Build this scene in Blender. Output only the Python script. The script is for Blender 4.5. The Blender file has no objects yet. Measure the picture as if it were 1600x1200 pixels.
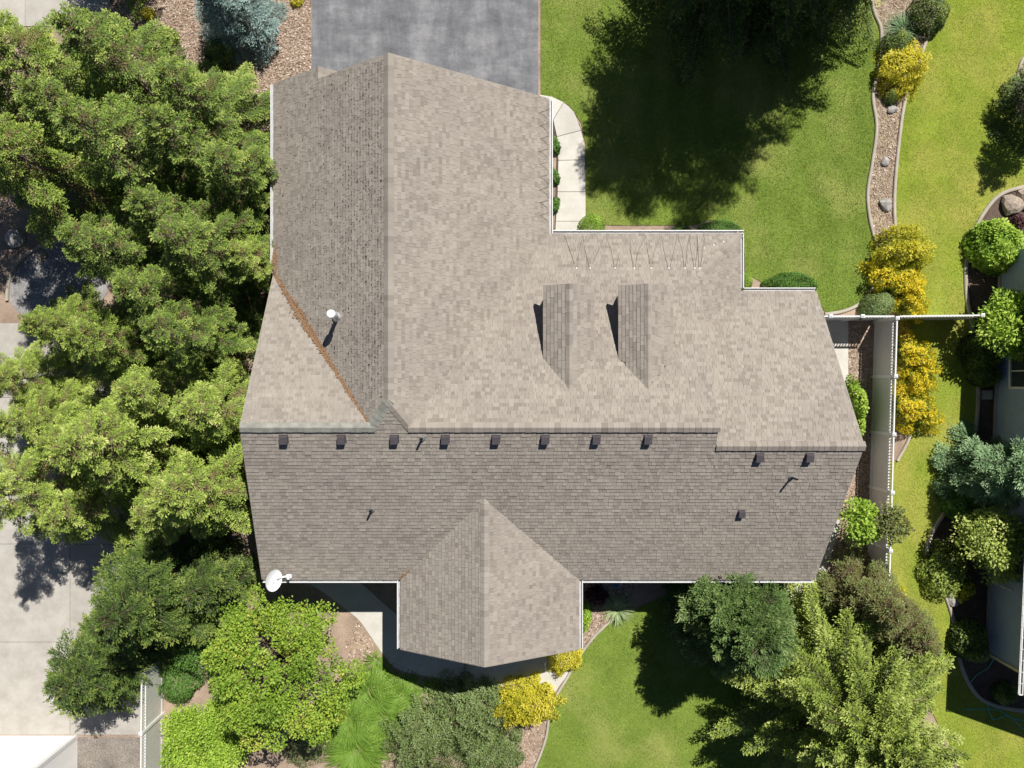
import bpy, math, random
import numpy as np
from mathutils import Vector, Matrix

# ------------------------------------------------------------------ camera, sky, sun
SC = bpy.context.scene
COL = SC.collection
H, F = 31.0, 1111.0            # flying height (m), focal length (px of a 1600 px wide frame)
cam = bpy.data.cameras.new('camera')
cam.sensor_width = 36.0
cam.lens = F / 1600.0 * 36.0
cam.clip_start = 0.5
cam.clip_end = 2000.0
camo = bpy.data.objects.new('camera', cam)
camo.location = (0, 0, H)
COL.objects.link(camo)
SC.camera = camo

SUN = Vector((0.36, 0.675, 1.0)).normalized()
world = bpy.data.worlds.new('World')
SC.world = world
world.use_nodes = True
wn = world.node_tree
bg = wn.nodes['Background']
sky = wn.nodes.new('ShaderNodeTexSky')
sky.sky_type = 'NISHITA'
sky.sun_disc = False
sky.altitude = 1500
sky.air_density = .65
sky.dust_density = .3
sky.sun_elevation = math.asin(SUN.z)
sky.sun_rotation = math.atan2(SUN.x, SUN.y)
wn.links.new(sky.outputs[0], bg.inputs[0])
bg.inputs[1].default_value = 0.05
sl = bpy.data.lights.new('sun', 'SUN')
sl.energy = 5.0
sl.angle = math.radians(0.5)
sl.color = (1.0, 0.955, 0.88)
so = bpy.data.objects.new('sun', sl)
so.rotation_euler = (-SUN).to_track_quat('-Z', 'Y').to_euler()
so.location = (20, 40, 60)
COL.objects.link(so)
SC.view_settings.view_transform = 'Standard'
SC.view_settings.look = 'None'
SC.view_settings.gamma = 1.0
SC.view_settings.exposure = 0.22
SC.view_settings.use_curve_mapping = False
SC.render.engine = 'CYCLES'

random.seed(7)
RNG = np.random.default_rng(7)


def W(u, v, z=0.0):
    """Photograph pixel at height z -> place on the site."""
    d = (H - z) / F
    return Vector(((u - 800) * d, (600 - v) * d, z))


# ------------------------------------------------------------------ helpers: objects
def tag(o, label=None, cat=None, group=None, kind=None):
    if label: o['label'] = label
    if cat: o['category'] = cat
    if group: o['group'] = group
    if kind: o['kind'] = kind
    return o


def empty(name, loc=(0, 0, 0), rz=0.0, parent=None):
    o = bpy.data.objects.new(name, None)
    o.empty_display_size = 0.3
    o.location = loc
    o.rotation_euler = (0, 0, rz)
    COL.objects.link(o)
    if parent: o.parent = parent
    return o


def link(name, me, parent=None, loc=(0, 0, 0), rz=0.0, sc=None):
    o = bpy.data.objects.new(name, me)
    COL.objects.link(o)
    o.location = loc
    o.rotation_euler = (0, 0, rz)
    if sc is not None: o.scale = sc if hasattr(sc, '__len__') else (sc, sc, sc)
    if parent: o.parent = parent
    return o


class MB:
    """Collects faces; build() makes one mesh object."""
    def __init__(s):
        s.v = []; s.f = []; s.t = []
    def add(s, vs, fs, tone=0.5):
        b = len(s.v)
        s.v.extend([tuple(p) for p in vs])
        for f in fs:
            s.f.append(tuple(b + i for i in f)); s.t.append(tone)
    def box(s, c, d, tone=0.5, rot=None):
        x, y, z = d[0] / 2, d[1] / 2, d[2] / 2
        vs = [Vector((i * x, j * y, k * z)) for k in (-1, 1) for j in (-1, 1) for i in (-1, 1)]
        if rot is not None: vs = [rot @ p for p in vs]
        vs = [p + Vector(c) for p in vs]
        s.add(vs, [(0, 2, 3, 1), (4, 5, 7, 6), (0, 1, 5, 4), (2, 6, 7, 3), (0, 4, 6, 2), (1, 3, 7, 5)], tone)
    def prism(s, poly, z0, z1, tone=0.5):
        n = len(poly)
        vs = [(p[0], p[1], z0) for p in poly] + [(p[0], p[1], z1) for p in poly]
        fs = [tuple(range(n, 2 * n)), tuple(range(n - 1, -1, -1))]
        for i in range(n):
            j = (i + 1) % n
            fs.append((i, j, n + j, n + i))
        s.add(vs, fs, tone)
    def tube(s, pts, r, n=6, tone=0.5, cap=True):
        pts = [Vector(p) for p in pts]
        rs = r if hasattr(r, '__len__') else [r] * len(pts)
        vs = []
        for i, p in enumerate(pts):
            t = (pts[min(i + 1, len(pts) - 1)] - pts[max(i - 1, 0)])
            if t.length < 1e-6: t = Vector((0, 0, 1))
            t.normalize()
            a = t.orthogonal() if abs(t.z) > .9 else t.cross(Vector((0, 0, 1)))
            a.normalize(); b = t.cross(a)
            for k in range(n):
                g = 2 * math.pi * k / n
                vs.append(p + (a * math.cos(g) + b * math.sin(g)) * rs[i])
        fs = []
        for i in range(len(pts) - 1):
            for k in range(n):
                k2 = (k + 1) % n
                fs.append((i * n + k, i * n + k2, (i + 1) * n + k2, (i + 1) * n + k))
        if cap:
            fs.append(tuple(range(n - 1, -1, -1)))
            fs.append(tuple((len(pts) - 1) * n + k for k in range(n)))
        s.add(vs, fs, tone)
    def lathe(s, prof, n=20, o=(0, 0, 0), rot=None, tone=0.5):
        vs = []
        for r, z in prof:
            for k in range(n):
                g = 2 * math.pi * k / n
                p = Vector((r * math.cos(g), r * math.sin(g), z))
                if rot is not None: p = rot @ p
                vs.append(p + Vector(o))
        fs = []
        for i in range(len(prof) - 1):
            for k in range(n):
                k2 = (k + 1) % n
                fs.append((i * n + k, i * n + k2, (i + 1) * n + k2, (i + 1) * n + k))
        fs.append(tuple(range(n - 1, -1, -1)))
        fs.append(tuple((len(prof) - 1) * n + k for k in range(n)))
        s.add(vs, fs, tone)
    def mesh(s, name, mat, smooth=False):
        me = bpy.data.meshes.new(name)
        me.from_pydata(s.v, [], s.f)
        a = me.attributes.new('tone', 'FLOAT', 'FACE')
        a.data.foreach_set('value', np.array(s.t, dtype=np.float32))
        me.materials.append(mat)
        if smooth:
            me.polygons.foreach_set('use_smooth', [True] * len(me.polygons))
        me.update()
        return me
    def build(s, name, mat, parent=None, smooth=False, **kw):
        return link(name, s.mesh(name, mat, smooth), parent, **kw)


def quad_mesh(name, V, tone, mat, K=4):
    """V: (n,K,3) array of K-gons."""
    V = np.asarray(V, dtype=np.float32)
    n = len(V)
    me = bpy.data.meshes.new(name)
    me.vertices.add(n * K)
    me.vertices.foreach_set('co', V.reshape(-1))
    me.loops.add(n * K)
    me.loops.foreach_set('vertex_index', np.arange(n * K, dtype=np.int32))
    me.polygons.add(n)
    me.polygons.foreach_set('loop_start', np.arange(0, n * K, K, dtype=np.int32))
    try:
        me.polygons.foreach_set('loop_total', np.full(n, K, dtype=np.int32))
    except Exception:
        pass
    a = me.attributes.new('tone', 'FLOAT', 'FACE')
    a.data.foreach_set('value', np.asarray(tone, dtype=np.float32))
    me.materials.append(mat)
    me.update(calc_edges=True)
    return me


# ------------------------------------------------------------------ helpers: materials
def mat_new(name):
    m = bpy.data.materials.new(name)
    m.use_nodes = True
    return m, m.node_tree.nodes, m.node_tree.links, m.node_tree.nodes['Principled BSDF']


def ramp(nodes, cols):
    r = nodes.new('ShaderNodeValToRGB')
    e = r.color_ramp.elements
    while len(e) < len(cols): e.new(0.5)
    for i, (p, c) in enumerate(cols):
        e[i].position = p
        e[i].color = (c[0], c[1], c[2], 1)
    return r


def noise(nodes, links, scale, detail=4, rough=.6, coord=None, stretch=None):
    n = nodes.new('ShaderNodeTexNoise')
    n.inputs['Scale'].default_value = scale
    n.inputs['Detail'].default_value = detail
    n.inputs['Roughness'].default_value = rough
    c = coord or nodes.new('ShaderNodeTexCoord').outputs['Object']
    if stretch:
        mp = nodes.new('ShaderNodeMapping')
        mp.inputs['Scale'].default_value = stretch
        links.new(c, mp.inputs[0]); c = mp.outputs[0]
    links.new(c, n.inputs['Vector'])
    return n


def mix(nodes, links, fac, a, b, mode='MIX'):
    m = nodes.new('ShaderNodeMix')
    m.data_type = 'RGBA'
    m.blend_type = mode
    if hasattr(fac, 'links') or hasattr(fac, 'is_linked'):
        links.new(fac, m.inputs[0])
    else:
        m.inputs[0].default_value = fac
    for s, i in ((a, 6), (b, 7)):
        if isinstance(s, (tuple, list)):
            m.inputs[i].default_value = (s[0], s[1], s[2], 1)
        else:
            links.new(s, m.inputs[i])
    return m.outputs[2]


def bump(nodes, links, height, bsdf, dist=.01, strength=1.0):
    b = nodes.new('ShaderNodeBump')
    b.inputs['Distance'].default_value = dist
    b.inputs['Strength'].default_value = strength
    links.new(height, b.inputs['Height'])
    links.new(b.outputs[0], bsdf.inputs['Normal'])


def plain(name, c, rough=.6, nscale=6.0, var=.12, metal=0.0, spec=.4):
    m, n, l, b = mat_new(name)
    nz = noise(n, l, nscale, 5)
    d = tuple(max(0, x * (1 - var * 2)) for x in c); e = tuple(min(1, x * (1 + var)) for x in c)
    r = ramp(n, [(.3, d), (.65, e)])
    l.new(nz.outputs[0], r.inputs[0]); l.new(r.outputs[0], b.inputs['Base Color'])
    b.inputs['Roughness'].default_value = rough
    b.inputs['Metallic'].default_value = metal
    b.inputs['Specular IOR Level'].default_value = spec
    return m


def ground_mat(name, cols, scales, bdist=.02, rough=.95, patches=None):
    """Loose ground: fine, middle and large noise mixed."""
    m, n, l, b = mat_new(name)
    f = noise(n, l, scales[0], 6, .75)
    r = ramp(n, cols)
    l.new(f.outputs[0], r.inputs[0])
    g = noise(n, l, scales[1], 5, .65)
    rg = ramp(n, [(.3, (.62, .62, .62)), (.7, (1.18, 1.18, 1.18))])
    l.new(g.outputs[0], rg.inputs[0])
    c = mix(n, l, 1.0, r.outputs[0], rg.outputs[0], 'MULTIPLY')
    if patches:
        p = noise(n, l, patches[0], 4, .6)
        rp = ramp(n, [(patches[2], (0, 0, 0)), (patches[3], (1, 1, 1))])
        l.new(p.outputs[0], rp.inputs[0])
        c = mix(n, l, rp.outputs[0], c, patches[1])
    l.new(c, b.inputs['Base Color'])
    b.inputs['Roughness'].default_value = rough
    b.inputs['Specular IOR Level'].default_value = .15
    bump(n, l, f.outputs[0], b, bdist)
    return m


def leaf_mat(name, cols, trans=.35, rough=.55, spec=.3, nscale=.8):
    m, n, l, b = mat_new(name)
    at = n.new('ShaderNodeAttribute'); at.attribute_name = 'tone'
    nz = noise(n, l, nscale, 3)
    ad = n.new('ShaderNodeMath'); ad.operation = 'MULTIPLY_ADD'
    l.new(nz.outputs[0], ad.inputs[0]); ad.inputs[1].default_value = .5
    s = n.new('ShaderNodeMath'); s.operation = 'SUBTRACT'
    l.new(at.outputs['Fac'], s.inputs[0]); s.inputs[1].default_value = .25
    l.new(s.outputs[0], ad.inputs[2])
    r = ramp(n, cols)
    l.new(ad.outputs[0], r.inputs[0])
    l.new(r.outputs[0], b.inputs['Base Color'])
    b.inputs['Roughness'].default_value = rough
    b.inputs['Specular IOR Level'].default_value = spec
    t = n.new('ShaderNodeBsdfTranslucent')
    l.new(r.outputs[0], t.inputs[0])
    ms = n.new('ShaderNodeMixShader')
    ms.inputs[0].default_value = trans
    l.new(b.outputs[0], ms.inputs[1]); l.new(t.outputs[0], ms.inputs[2])
    l.new(ms.outputs[0], n['Material Output'].inputs[0])
    return m


M = {}
M['mulch'] = ground_mat('bark_mulch', [(.25, (.14, .09, .065)), (.42, (.36, .26, .195)), (.58, (.48, .37, .29)), (.8, (.66, .55, .45))],
                        (26, .9), .025, patches=(.5, (.47, .36, .24), .55, .8))
M['dry'] = ground_mat('dry_strip', [(.25, (.14, .10, .07)), (.45, (.32, .25, .18)), (.65, (.46, .38, .27)), (.8, (.60, .53, .38))],
                      (22, 1.2), .02, patches=(1.1, (.45, .40, .22), .52, .7))
M['gravel'] = ground_mat('grey_gravel', [(.3, (.10, .10, .10)), (.5, (.36, .35, .35)), (.7, (.62, .61, .60))], (30, 1), .03)
M['soil'] = ground_mat('dark_soil', [(.3, (.05, .035, .028)), (.5, (.14, .10, .08)), (.75, (.25, .19, .15))], (24, 1), .03)


M['soil2'] = ground_mat('stony_dirt', [(.28, (.12, .10, .085)), (.5, (.30, .265, .23)), (.68, (.44, .40, .36)), (.82, (.62, .60, .57))], (16, 1.1), .03)


def lawn_mat(name, a, b_, c_, patch, pa, pb):
    m, n, l, b = mat_new(name)
    f = noise(n, l, 18, 6, .8)
    r = ramp(n, [(.25, a), (.5, b_), (.8, c_)])
    l.new(f.outputs[0], r.inputs[0])
    g = noise(n, l, .8, 5, .65)
    rg = ramp(n, [(.3, (.78, .80, .72)), (.7, (1.15, 1.12, 1.1))])
    l.new(g.outputs[0], rg.inputs[0])
    c = mix(n, l, 1.0, r.outputs[0], rg.outputs[0], 'MULTIPLY')
    p = noise(n, l, .33, 5, .6)
    rp = ramp(n, [(pa, (0, 0, 0)), (pb, (.75, .75, .75))])
    l.new(p.outputs[0], rp.inputs[0])
    c = mix(n, l, rp.outputs[0], c, patch)
    l.new(c, b.inputs['Base Color'])
    b.inputs['Roughness'].default_value = .9
    b.inputs['Specular IOR Level'].default_value = .1
    bump(n, l, f.outputs[0], b, .03)
    return m


M['lawn'] = lawn_mat('lawn', (.10, .165, .03), (.19, .275, .048), (.31, .38, .085), (.40, .40, .13), .48, .72)
M['lawn2'] = lawn_mat('lawn_yellow', (.17, .225, .028), (.28, .36, .045), (.39, .44, .075), (.48, .42, .11), .42, .7)


def grass_mat():
    m, n, l, b = mat_new('grass_blades')
    at = n.new('ShaderNodeAttribute'); at.attribute_name = 'tone'
    r = ramp(n, [(0, (.07, .13, .018)), (.4, (.25, .365, .055)), (.75, (.43, .50, .11)), (1, (.70, .66, .34))])
    l.new(at.outputs['Fac'], r.inputs[0])
    l.new(r.outputs[0], b.inputs['Base Color'])
    b.inputs['Roughness'].default_value = .6
    b.inputs['Specular IOR Level'].default_value = .2
    t = n.new('ShaderNodeBsdfTranslucent'); l.new(r.outputs[0], t.inputs[0])
    ms = n.new('ShaderNodeMixShader'); ms.inputs[0].default_value = .4
    l.new(b.outputs[0], ms.inputs[1]); l.new(t.outputs[0], ms.inputs[2])
    l.new(ms.outputs[0], n['Material Output'].inputs[0])
    return m


M['grass'] = grass_mat()


def concrete_mat(name, base, stain=.8):
    m, n, l, b = mat_new(name)
    f = noise(n, l, 60, 4, .8)
    g = noise(n, l, 1.3, 6, .7)
    rf = ramp(n, [(.3, tuple(x * .88 for x in base)), (.7, tuple(min(1, x * 1.08) for x in base))])
    l.new(f.outputs[0], rf.inputs[0])
    rg = ramp(n, [(.3, (stain, stain * .985, stain * .96)), (.62, (1.04, 1.04, 1.04))])
    l.new(g.outputs[0], rg.inputs[0])
    c = mix(n, l, 1, rf.outputs[0], rg.outputs[0], 'MULTIPLY')
    at = n.new('ShaderNodeObjectInfo')
    ro = ramp(n, [(0, (.92, .92, .92)), (1, (1.05, 1.05, 1.05))])
    l.new(at.outputs['Random'], ro.inputs[0])
    c = mix(n, l, 1, c, ro.outputs[0], 'MULTIPLY')
    l.new(c, b.inputs['Base Color'])
    b.inputs['Roughness'].default_value = .85
    b.inputs['Specular IOR Level'].default_value = .25
    bump(n, l, f.outputs[0], b, .003)
    return m


M['concrete'] = concrete_mat('concrete', (.50, .475, .435))
M['concrete_bright'] = concrete_mat('pale_concrete', (.62, .60, .55), .86)
M['kerb'] = concrete_mat('kerb_concrete', (.50, .45, .38), .75)


def asphalt():
    m, n, l, b = mat_new('worn_asphalt')
    tc = n.new('ShaderNodeTexCoord').outputs['Object']
    f = noise(n, l, 70, 4, .85, tc)
    g = noise(n, l, .9, 9, .8, tc)
    st = noise(n, l, 1.0, 6, .7, tc, (1.1, .22, 1))
    st2 = noise(n, l, 1.0, 6, .75, tc, (.7, 1.5, 1))
    r = ramp(n, [(.30, (.100, .103, .115)), (.5, (.165, .168, .182)), (.72, (.275, .277, .292))])
    a = n.new('ShaderNodeMath'); a.operation = 'ADD'
    l.new(g.outputs[0], a.inputs[0]); l.new(st.outputs[0], a.inputs[1])
    a2 = n.new('ShaderNodeMath'); a2.operation = 'ADD'
    l.new(a.outputs[0], a2.inputs[0]); l.new(st2.outputs[0], a2.inputs[1])
    dv = n.new('ShaderNodeMath'); dv.operation = 'MULTIPLY_ADD'
    dv.inputs[1].default_value = .72; dv.inputs[2].default_value = -.56
    l.new(a2.outputs[0], dv.inputs[0]); l.new(dv.outputs[0], r.inputs[0])
    rf = ramp(n, [(.3, (.8, .8, .8)), (.7, (1.15, 1.15, 1.15))])
    l.new(f.outputs[0], rf.inputs[0])
    l.new(mix(n, l, 1, r.outputs[0], rf.outputs[0], 'MULTIPLY'), b.inputs['Base Color'])
    b.inputs['Roughness'].default_value = .85
    bump(n, l, f.outputs[0], b, .004)
    return m


M['asphalt'] = asphalt()


def shingle_mat():
    m, n, l, b = mat_new('asphalt_shingle')
    at = n.new('ShaderNodeAttribute'); at.attribute_name = 'tone'
    r = ramp(n, [(0, (.238, .209, .184)), (.3, (.294, .261, .230)), (.6, (.342, .307, .270)), (1, (.392, .356, .314))])
    l.new(at.outputs['Fac'], r.inputs[0])
    tc = n.new('ShaderNodeTexCoord').outputs['Object']
    g = noise(n, l, .45, 5, .65, tc)
    rg = ramp(n, [(.3, (.90, .89, .90)), (.7, (1.05, 1.05, 1.03))])
    l.new(g.outputs[0], rg.inputs[0])
    c = mix(n, l, 1, r.outputs[0], rg.outputs[0], 'MULTIPLY')
    k = noise(n, l, 45, 3, .8, tc)
    rk = ramp(n, [(.3, (.84, .84, .84)), (.7, (1.12, 1.12, 1.12))])
    l.new(k.outputs[0], rk.inputs[0])
    c = mix(n, l, 1, c, rk.outputs[0], 'MULTIPLY')
    l.new(c, b.inputs['Base Color'])
    b.inputs['Roughness'].default_value = .9
    b.inputs['Specular IOR Level'].default_value = .2
    bump(n, l, k.outputs[0], b, .004)
    return m


M['shingle'] = shingle_mat()
M['cap'] = M['shingle']
M['cap_grey'] = plain('weathered_ridge_cap', (.30, .30, .265), .9, 3, .15, spec=.2)
M['deck'] = plain('roof_deck', (.12, .10, .09), .9)
M['white'] = plain('white_painted_metal', (.80, .80, .80), .4, 9, .03)
M['rakeboard'] = plain('tan_rake_board', (.33, .30, .26), .7, 5, .06)
M['trough'] = plain('gutter_inside', (.46, .46, .47), .5, 5, .1)
M['vinyl'] = plain('white_vinyl', (.78, .785, .775), .35, 4, .03)
M['vinyl_tan'] = plain('pale_vinyl', (.66, .655, .61), .4, 3, .03)
M['siding'] = plain('grey_siding', (.40, .41, .42), .7, 5, .05)
M['bluewall'] = plain('blue_grey_siding', (.34, .43, .56), .7, 3, .05)
M['whitesiding'] = plain('white_siding', (.84, .83, .80), .55, 3, .03)
M['cream'] = plain('cream_trim', (.62, .56, .38), .6, 4, .06)
M['darkmetal'] = plain('dark_vent_metal', (.085, .075, .085), .5, 8, .1, spec=.5)
M['steel'] = plain('galvanised_flue', (.62, .66, .70), .35, 8, .06, metal=.6)
M['lead'] = plain('lead_flashing', (.16, .17, .18), .6, 8, .1)
M['whitecap'] = plain('white_cap', (.86, .88, .9), .3, 6, .02)
M['blackplastic'] = plain('black_plastic', (.03, .03, .032), .5)
M['cable'] = plain('heat_cable', (.12, .10, .09), .7)
M['needles'] = plain('fallen_needles', (.30, .18, .10), .95, 30, .35)
M['moss'] = plain('dark_moss', (.045, .032, .026), .95)
M['bark'] = plain('bark', (.20, .155, .115), .95, 12, .25)
M['greybark'] = plain('grey_twig_bark', (.24, .19, .145), .95, 12, .25)
M['rock'] = ground_mat('granite_rock', [(.3, (.30, .28, .26)), (.5, (.50, .48, .45)), (.7, (.68, .66, .63))], (7, 1.5), .03, .85)
M['tanrock'] = ground_mat('tan_rock', [(.3, (.25, .19, .15)), (.5, (.43, .35, .28)), (.7, (.60, .52, .44))], (6, 1.5), .03, .85)
M['glass'] = plain('window_glass', (.05, .06, .07), .08, 2, .05, spec=.8)
M['hose'] = plain('teal_hose', (.12, .52, .44), .4, 3, .05)
M['tub'] = plain('pale_blue_plastic', (.45, .60, .75), .4, 3, .05)
M['red'] = plain('dark_red_paint', (.22, .03, .035), .5, 5, .1)
M['brownroof'] = plain('brown_roof', (.20, .10, .085), .9, 12, .2)
# foliage
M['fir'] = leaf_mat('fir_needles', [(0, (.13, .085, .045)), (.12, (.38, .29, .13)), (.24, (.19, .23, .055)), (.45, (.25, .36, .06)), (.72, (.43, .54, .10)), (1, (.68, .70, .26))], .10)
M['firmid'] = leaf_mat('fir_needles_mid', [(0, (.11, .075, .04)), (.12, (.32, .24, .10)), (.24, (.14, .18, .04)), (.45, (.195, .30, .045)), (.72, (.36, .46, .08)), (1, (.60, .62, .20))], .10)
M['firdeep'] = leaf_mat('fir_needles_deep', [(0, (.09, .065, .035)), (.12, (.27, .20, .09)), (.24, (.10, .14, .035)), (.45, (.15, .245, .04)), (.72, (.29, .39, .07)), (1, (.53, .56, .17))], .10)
M['darkfir'] = leaf_mat('dark_fir_needles', [(0, (.06, .05, .025)), (.3, (.06, .105, .025)), (.6, (.12, .19, .035)), (1, (.34, .41, .09))], .10)
M['pine'] = leaf_mat('pine_needles', [(0, (.07, .07, .03)), (.3, (.08, .14, .035)), (.65, (.14, .23, .06)), (1, (.30, .38, .14))], .1)
M['bluespruce'] = leaf_mat('blue_spruce_needles', [(0, (0.105, 0.135, 0.120)), (.4, (0.180, 0.270, 0.255)), (.75, (0.330, 0.465, 0.435)), (1, (0.495, 0.630, 0.570))], .15)
M['silver'] = leaf_mat('silver_green_needles', [(0, (0.090, 0.135, 0.060)), (.4, (0.180, 0.300, 0.135)), (.75, (0.330, 0.495, 0.255)), (1, (0.480, 0.630, 0.360))], .2)
M['maple'] = leaf_mat('maple_leaves', [(0, (.07, .13, .02)), (.3, (.16, .28, .03)), (.6, (.27, .42, .045)), (.85, (.40, .50, .07)), (1, (.55, .48, .10))], .2)
M['cypress'] = leaf_mat('cypress_leaves', [(0, (.08, .09, .025)), (.25, (.18, .25, .045)), (.6, (.36, .46, .085)), (1, (.62, .66, .24))], .12)
M['brownfir'] = leaf_mat('browned_needles', [(0, (0.150, 0.098, 0.060)), (.35, (0.195, 0.180, 0.068)), (.7, (0.195, 0.255, 0.075)), (1, (0.360, 0.360, 0.135))], .2)
M['golden'] = leaf_mat('golden_leaves', [(0, (.24, .28, .03)), (.25, (.50, .50, .04)), (.55, (.76, .69, .06)), (.8, (.85, .77, .09)), (1, (.88, .82, .22))], .35)
M['flower'] = leaf_mat('yellow_flowering', [(0, (.11, .19, .03)), (.34, (.22, .33, .05)), (.43, (.74, .60, .03)), (.8, (.86, .71, .03)), (1, (.88, .78, .12))], .35)
M['lime'] = leaf_mat('lime_leaves', [(0, (0.126, 0.225, 0.030)), (.4, (0.252, 0.420, 0.045)), (.75, (0.425, 0.600, 0.075)), (1, (0.599, 0.705, 0.150))], .22)
M['green'] = leaf_mat('green_shrub', [(0, (0.051, 0.116, 0.022)), (.4, (0.109, 0.232, 0.043)), (.75, (0.174, 0.348, 0.065)), (1, (0.290, 0.464, 0.116))], .3)
M['juniper'] = leaf_mat('juniper_needles', [(0, (.10, .09, .04)), (.25, (.14, .19, .06)), (.6, (.24, .34, .11)), (1, (.40, .47, .23))], .2)
M['blade'] = leaf_mat('grass_tuft', [(0, (.11, .20, .025)), (.5, (.21, .36, .05)), (1, (.40, .53, .12))], .3)
M['paleblade'] = leaf_mat('pale_grass_tuft', [(0, (0.234, 0.325, 0.130)), (.5, (0.416, 0.520, 0.260)), (1, (0.650, 0.728, 0.468))], .3)
M['purple'] = leaf_mat('purple_leaves', [(0, (.05, .02, .025)), (.5, (.12, .045, .05)), (1, (.2, .1, .1))], .2)


# ------------------------------------------------------------------ helpers: curves & sheets
def spline(pts, n=8, closed=False):
    pts = [np.array(p, float) for p in pts]
    N = len(pts); out = []
    rng = range(N) if closed else range(N - 1)
    for i in rng:
        if closed:
            p0, p1, p2, p3 = pts[i - 1], pts[i], pts[(i + 1) % N], pts[(i + 2) % N]
        else:
            p0, p1, p2, p3 = pts[max(i - 1, 0)], pts[i], pts[i + 1], pts[min(i + 2, N - 1)]
        for k in range(n):
            t = k / n
            out.append(.5 * ((2 * p1) + (-p0 + p2) * t + (2 * p0 - 5 * p1 + 4 * p2 - p3) * t * t + (-p0 + 3 * p1 - 3 * p2 + p3) * t ** 3))
    if not closed: out.append(pts[-1])
    return out


def px(pts):
    return [W(p[0], p[1]).xy for p in pts]


def sheet(name, poly, z, mat, thick=.0, parent=None, kind='structure'):
    """Flat polygon (any simple outline) with edges going down to the ground."""
    from mathutils.geometry import tessellate_polygon
    tri = tessellate_polygon([[Vector((p[0], p[1], 0)) for p in poly]])
    n = len(poly)
    vs = [(p[0], p[1], z) for p in poly]
    fs = []
    for t in tri:
        a, b, c = [Vector(vs[i]) for i in t]
        fs.append(t if (b - a).cross(c - a).z > 0 else (t[0], t[2], t[1]))
    if thick > 0:
        vs += [(p[0], p[1], z - thick) for p in poly]
        for i in range(n):
            j = (i + 1) % n
            fs.append((i, n + i, n + j, j))
    me = bpy.data.meshes.new(name)
    me.from_pydata(vs, [], fs)
    me.materials.append(mat)
    o = link(name, me, parent)
    if kind: o['kind'] = kind
    return o


def in_poly(pts, poly):
    x, y = pts[:, 0], pts[:, 1]
    ins = np.zeros(len(pts), bool)
    P = np.array([(p[0], p[1]) for p in poly])
    j = len(P) - 1
    for i in range(len(P)):
        xi, yi = P[i]; xj, yj = P[j]
        c = ((yi > y) != (yj > y)) & (x < (xj - xi) * (y - yi) / (yj - yi + 1e-12) + xi)
        ins ^= c
        j = i
    return ins


def scatter(poly, n, bounds=(-23, -17.2, 23, 17.2)):
    P = np.array([(p[0], p[1]) for p in poly])
    lo = np.maximum(P.min(0), bounds[:2]); hi = np.minimum(P.max(0), bounds[2:])
    out = np.zeros((0, 2))
    tries = 0
    while len(out) < n and tries < 60:
        c = RNG.uniform(lo, hi, (n * 2, 2))
        out = np.vstack([out, c[in_poly(c, poly)]])
        tries += 1
    return out[:n]


def kerb(name, pts_px, w=.15, h=.11):
    pts = [Vector((p[0], p[1])) for p in px(spline(pts_px, 7))]
    prof = [(-w / 2, 0), (-w / 2 + .01, h * .75), (-w / 4, h), (w / 4, h), (w / 2 - .01, h * .75), (w / 2, 0)]
    mb = MB(); vs = []; K = len(prof)
    for i, p in enumerate(pts):
        t = pts[min(i + 1, len(pts) - 1)] - pts[max(i - 1, 0)]
        t.normalize(); nr = Vector((-t.y, t.x))
        for a, z in prof:
            q = p + nr * a
            vs.append((q.x, q.y, z))
    fs = []
    for i in range(len(pts) - 1):
        for k in range(K - 1):
            fs.append((i * K + k, (i + 1) * K + k, (i + 1) * K + k + 1, i * K + k + 1))
    fs.append(tuple(range(K))); fs.append(tuple((len(pts) - 1) * K + k for k in reversed(range(K))))
    mb.add(vs, fs)
    o = mb.build(name, M['kerb'])
    o['kind'] = 'structure'
    return o


# ================================================================== THE SETTING
g = MB()
g.add([(-300, -300, 0), (300, -300, 0), (300, 300, 0), (-300, 300, 0)], [(0, 1, 2, 3)])
tag(g.build('ground', M['mulch']), kind='structure')

K_LEFT = [(1335, -120), (1362, 8), (1376, 50), (1371, 110), (1363, 150), (1369, 200), (1362, 255), (1355, 300), (1358, 340),
          (1368, 385), (1371, 420), (1363, 450), (1345, 473), (1318, 486), (1288, 491)]
K_RIGHT = [(1510, -120), (1470, 0), (1455, 40), (1440, 82), (1415, 150), (1404, 220), (1397, 300), (1398, 360), (1404, 420), (1412, 490)]
K_FENCE = [(1416, 510), (1424, 580), (1428, 640), (1420, 683), (1401, 720)]
K_NB = [(1720, 270), (1640, 284), (1600, 292), (1560, 306), (1532, 340), (1515, 380), (1508, 420), (1510, 470), (1518, 510), (1527, 600), (1522, 680),
        (1506, 735), (1482, 788), (1458, 828), (1447, 860), (1452, 893), (1478, 935), (1492, 985), (1501, 1040), (1521, 1080), (1547, 1099), (1600, 1110), (1700, 1115)]
K_REAR = [(958, 966), (930, 992), (905, 1025), (885, 1060), (866, 1092), (858, 1120), (852, 1155), (835, 1200), (805, 1260)]
K_WALK = [(1205, 932), (1216, 948), (1234, 966), (1240, 990)]

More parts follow.
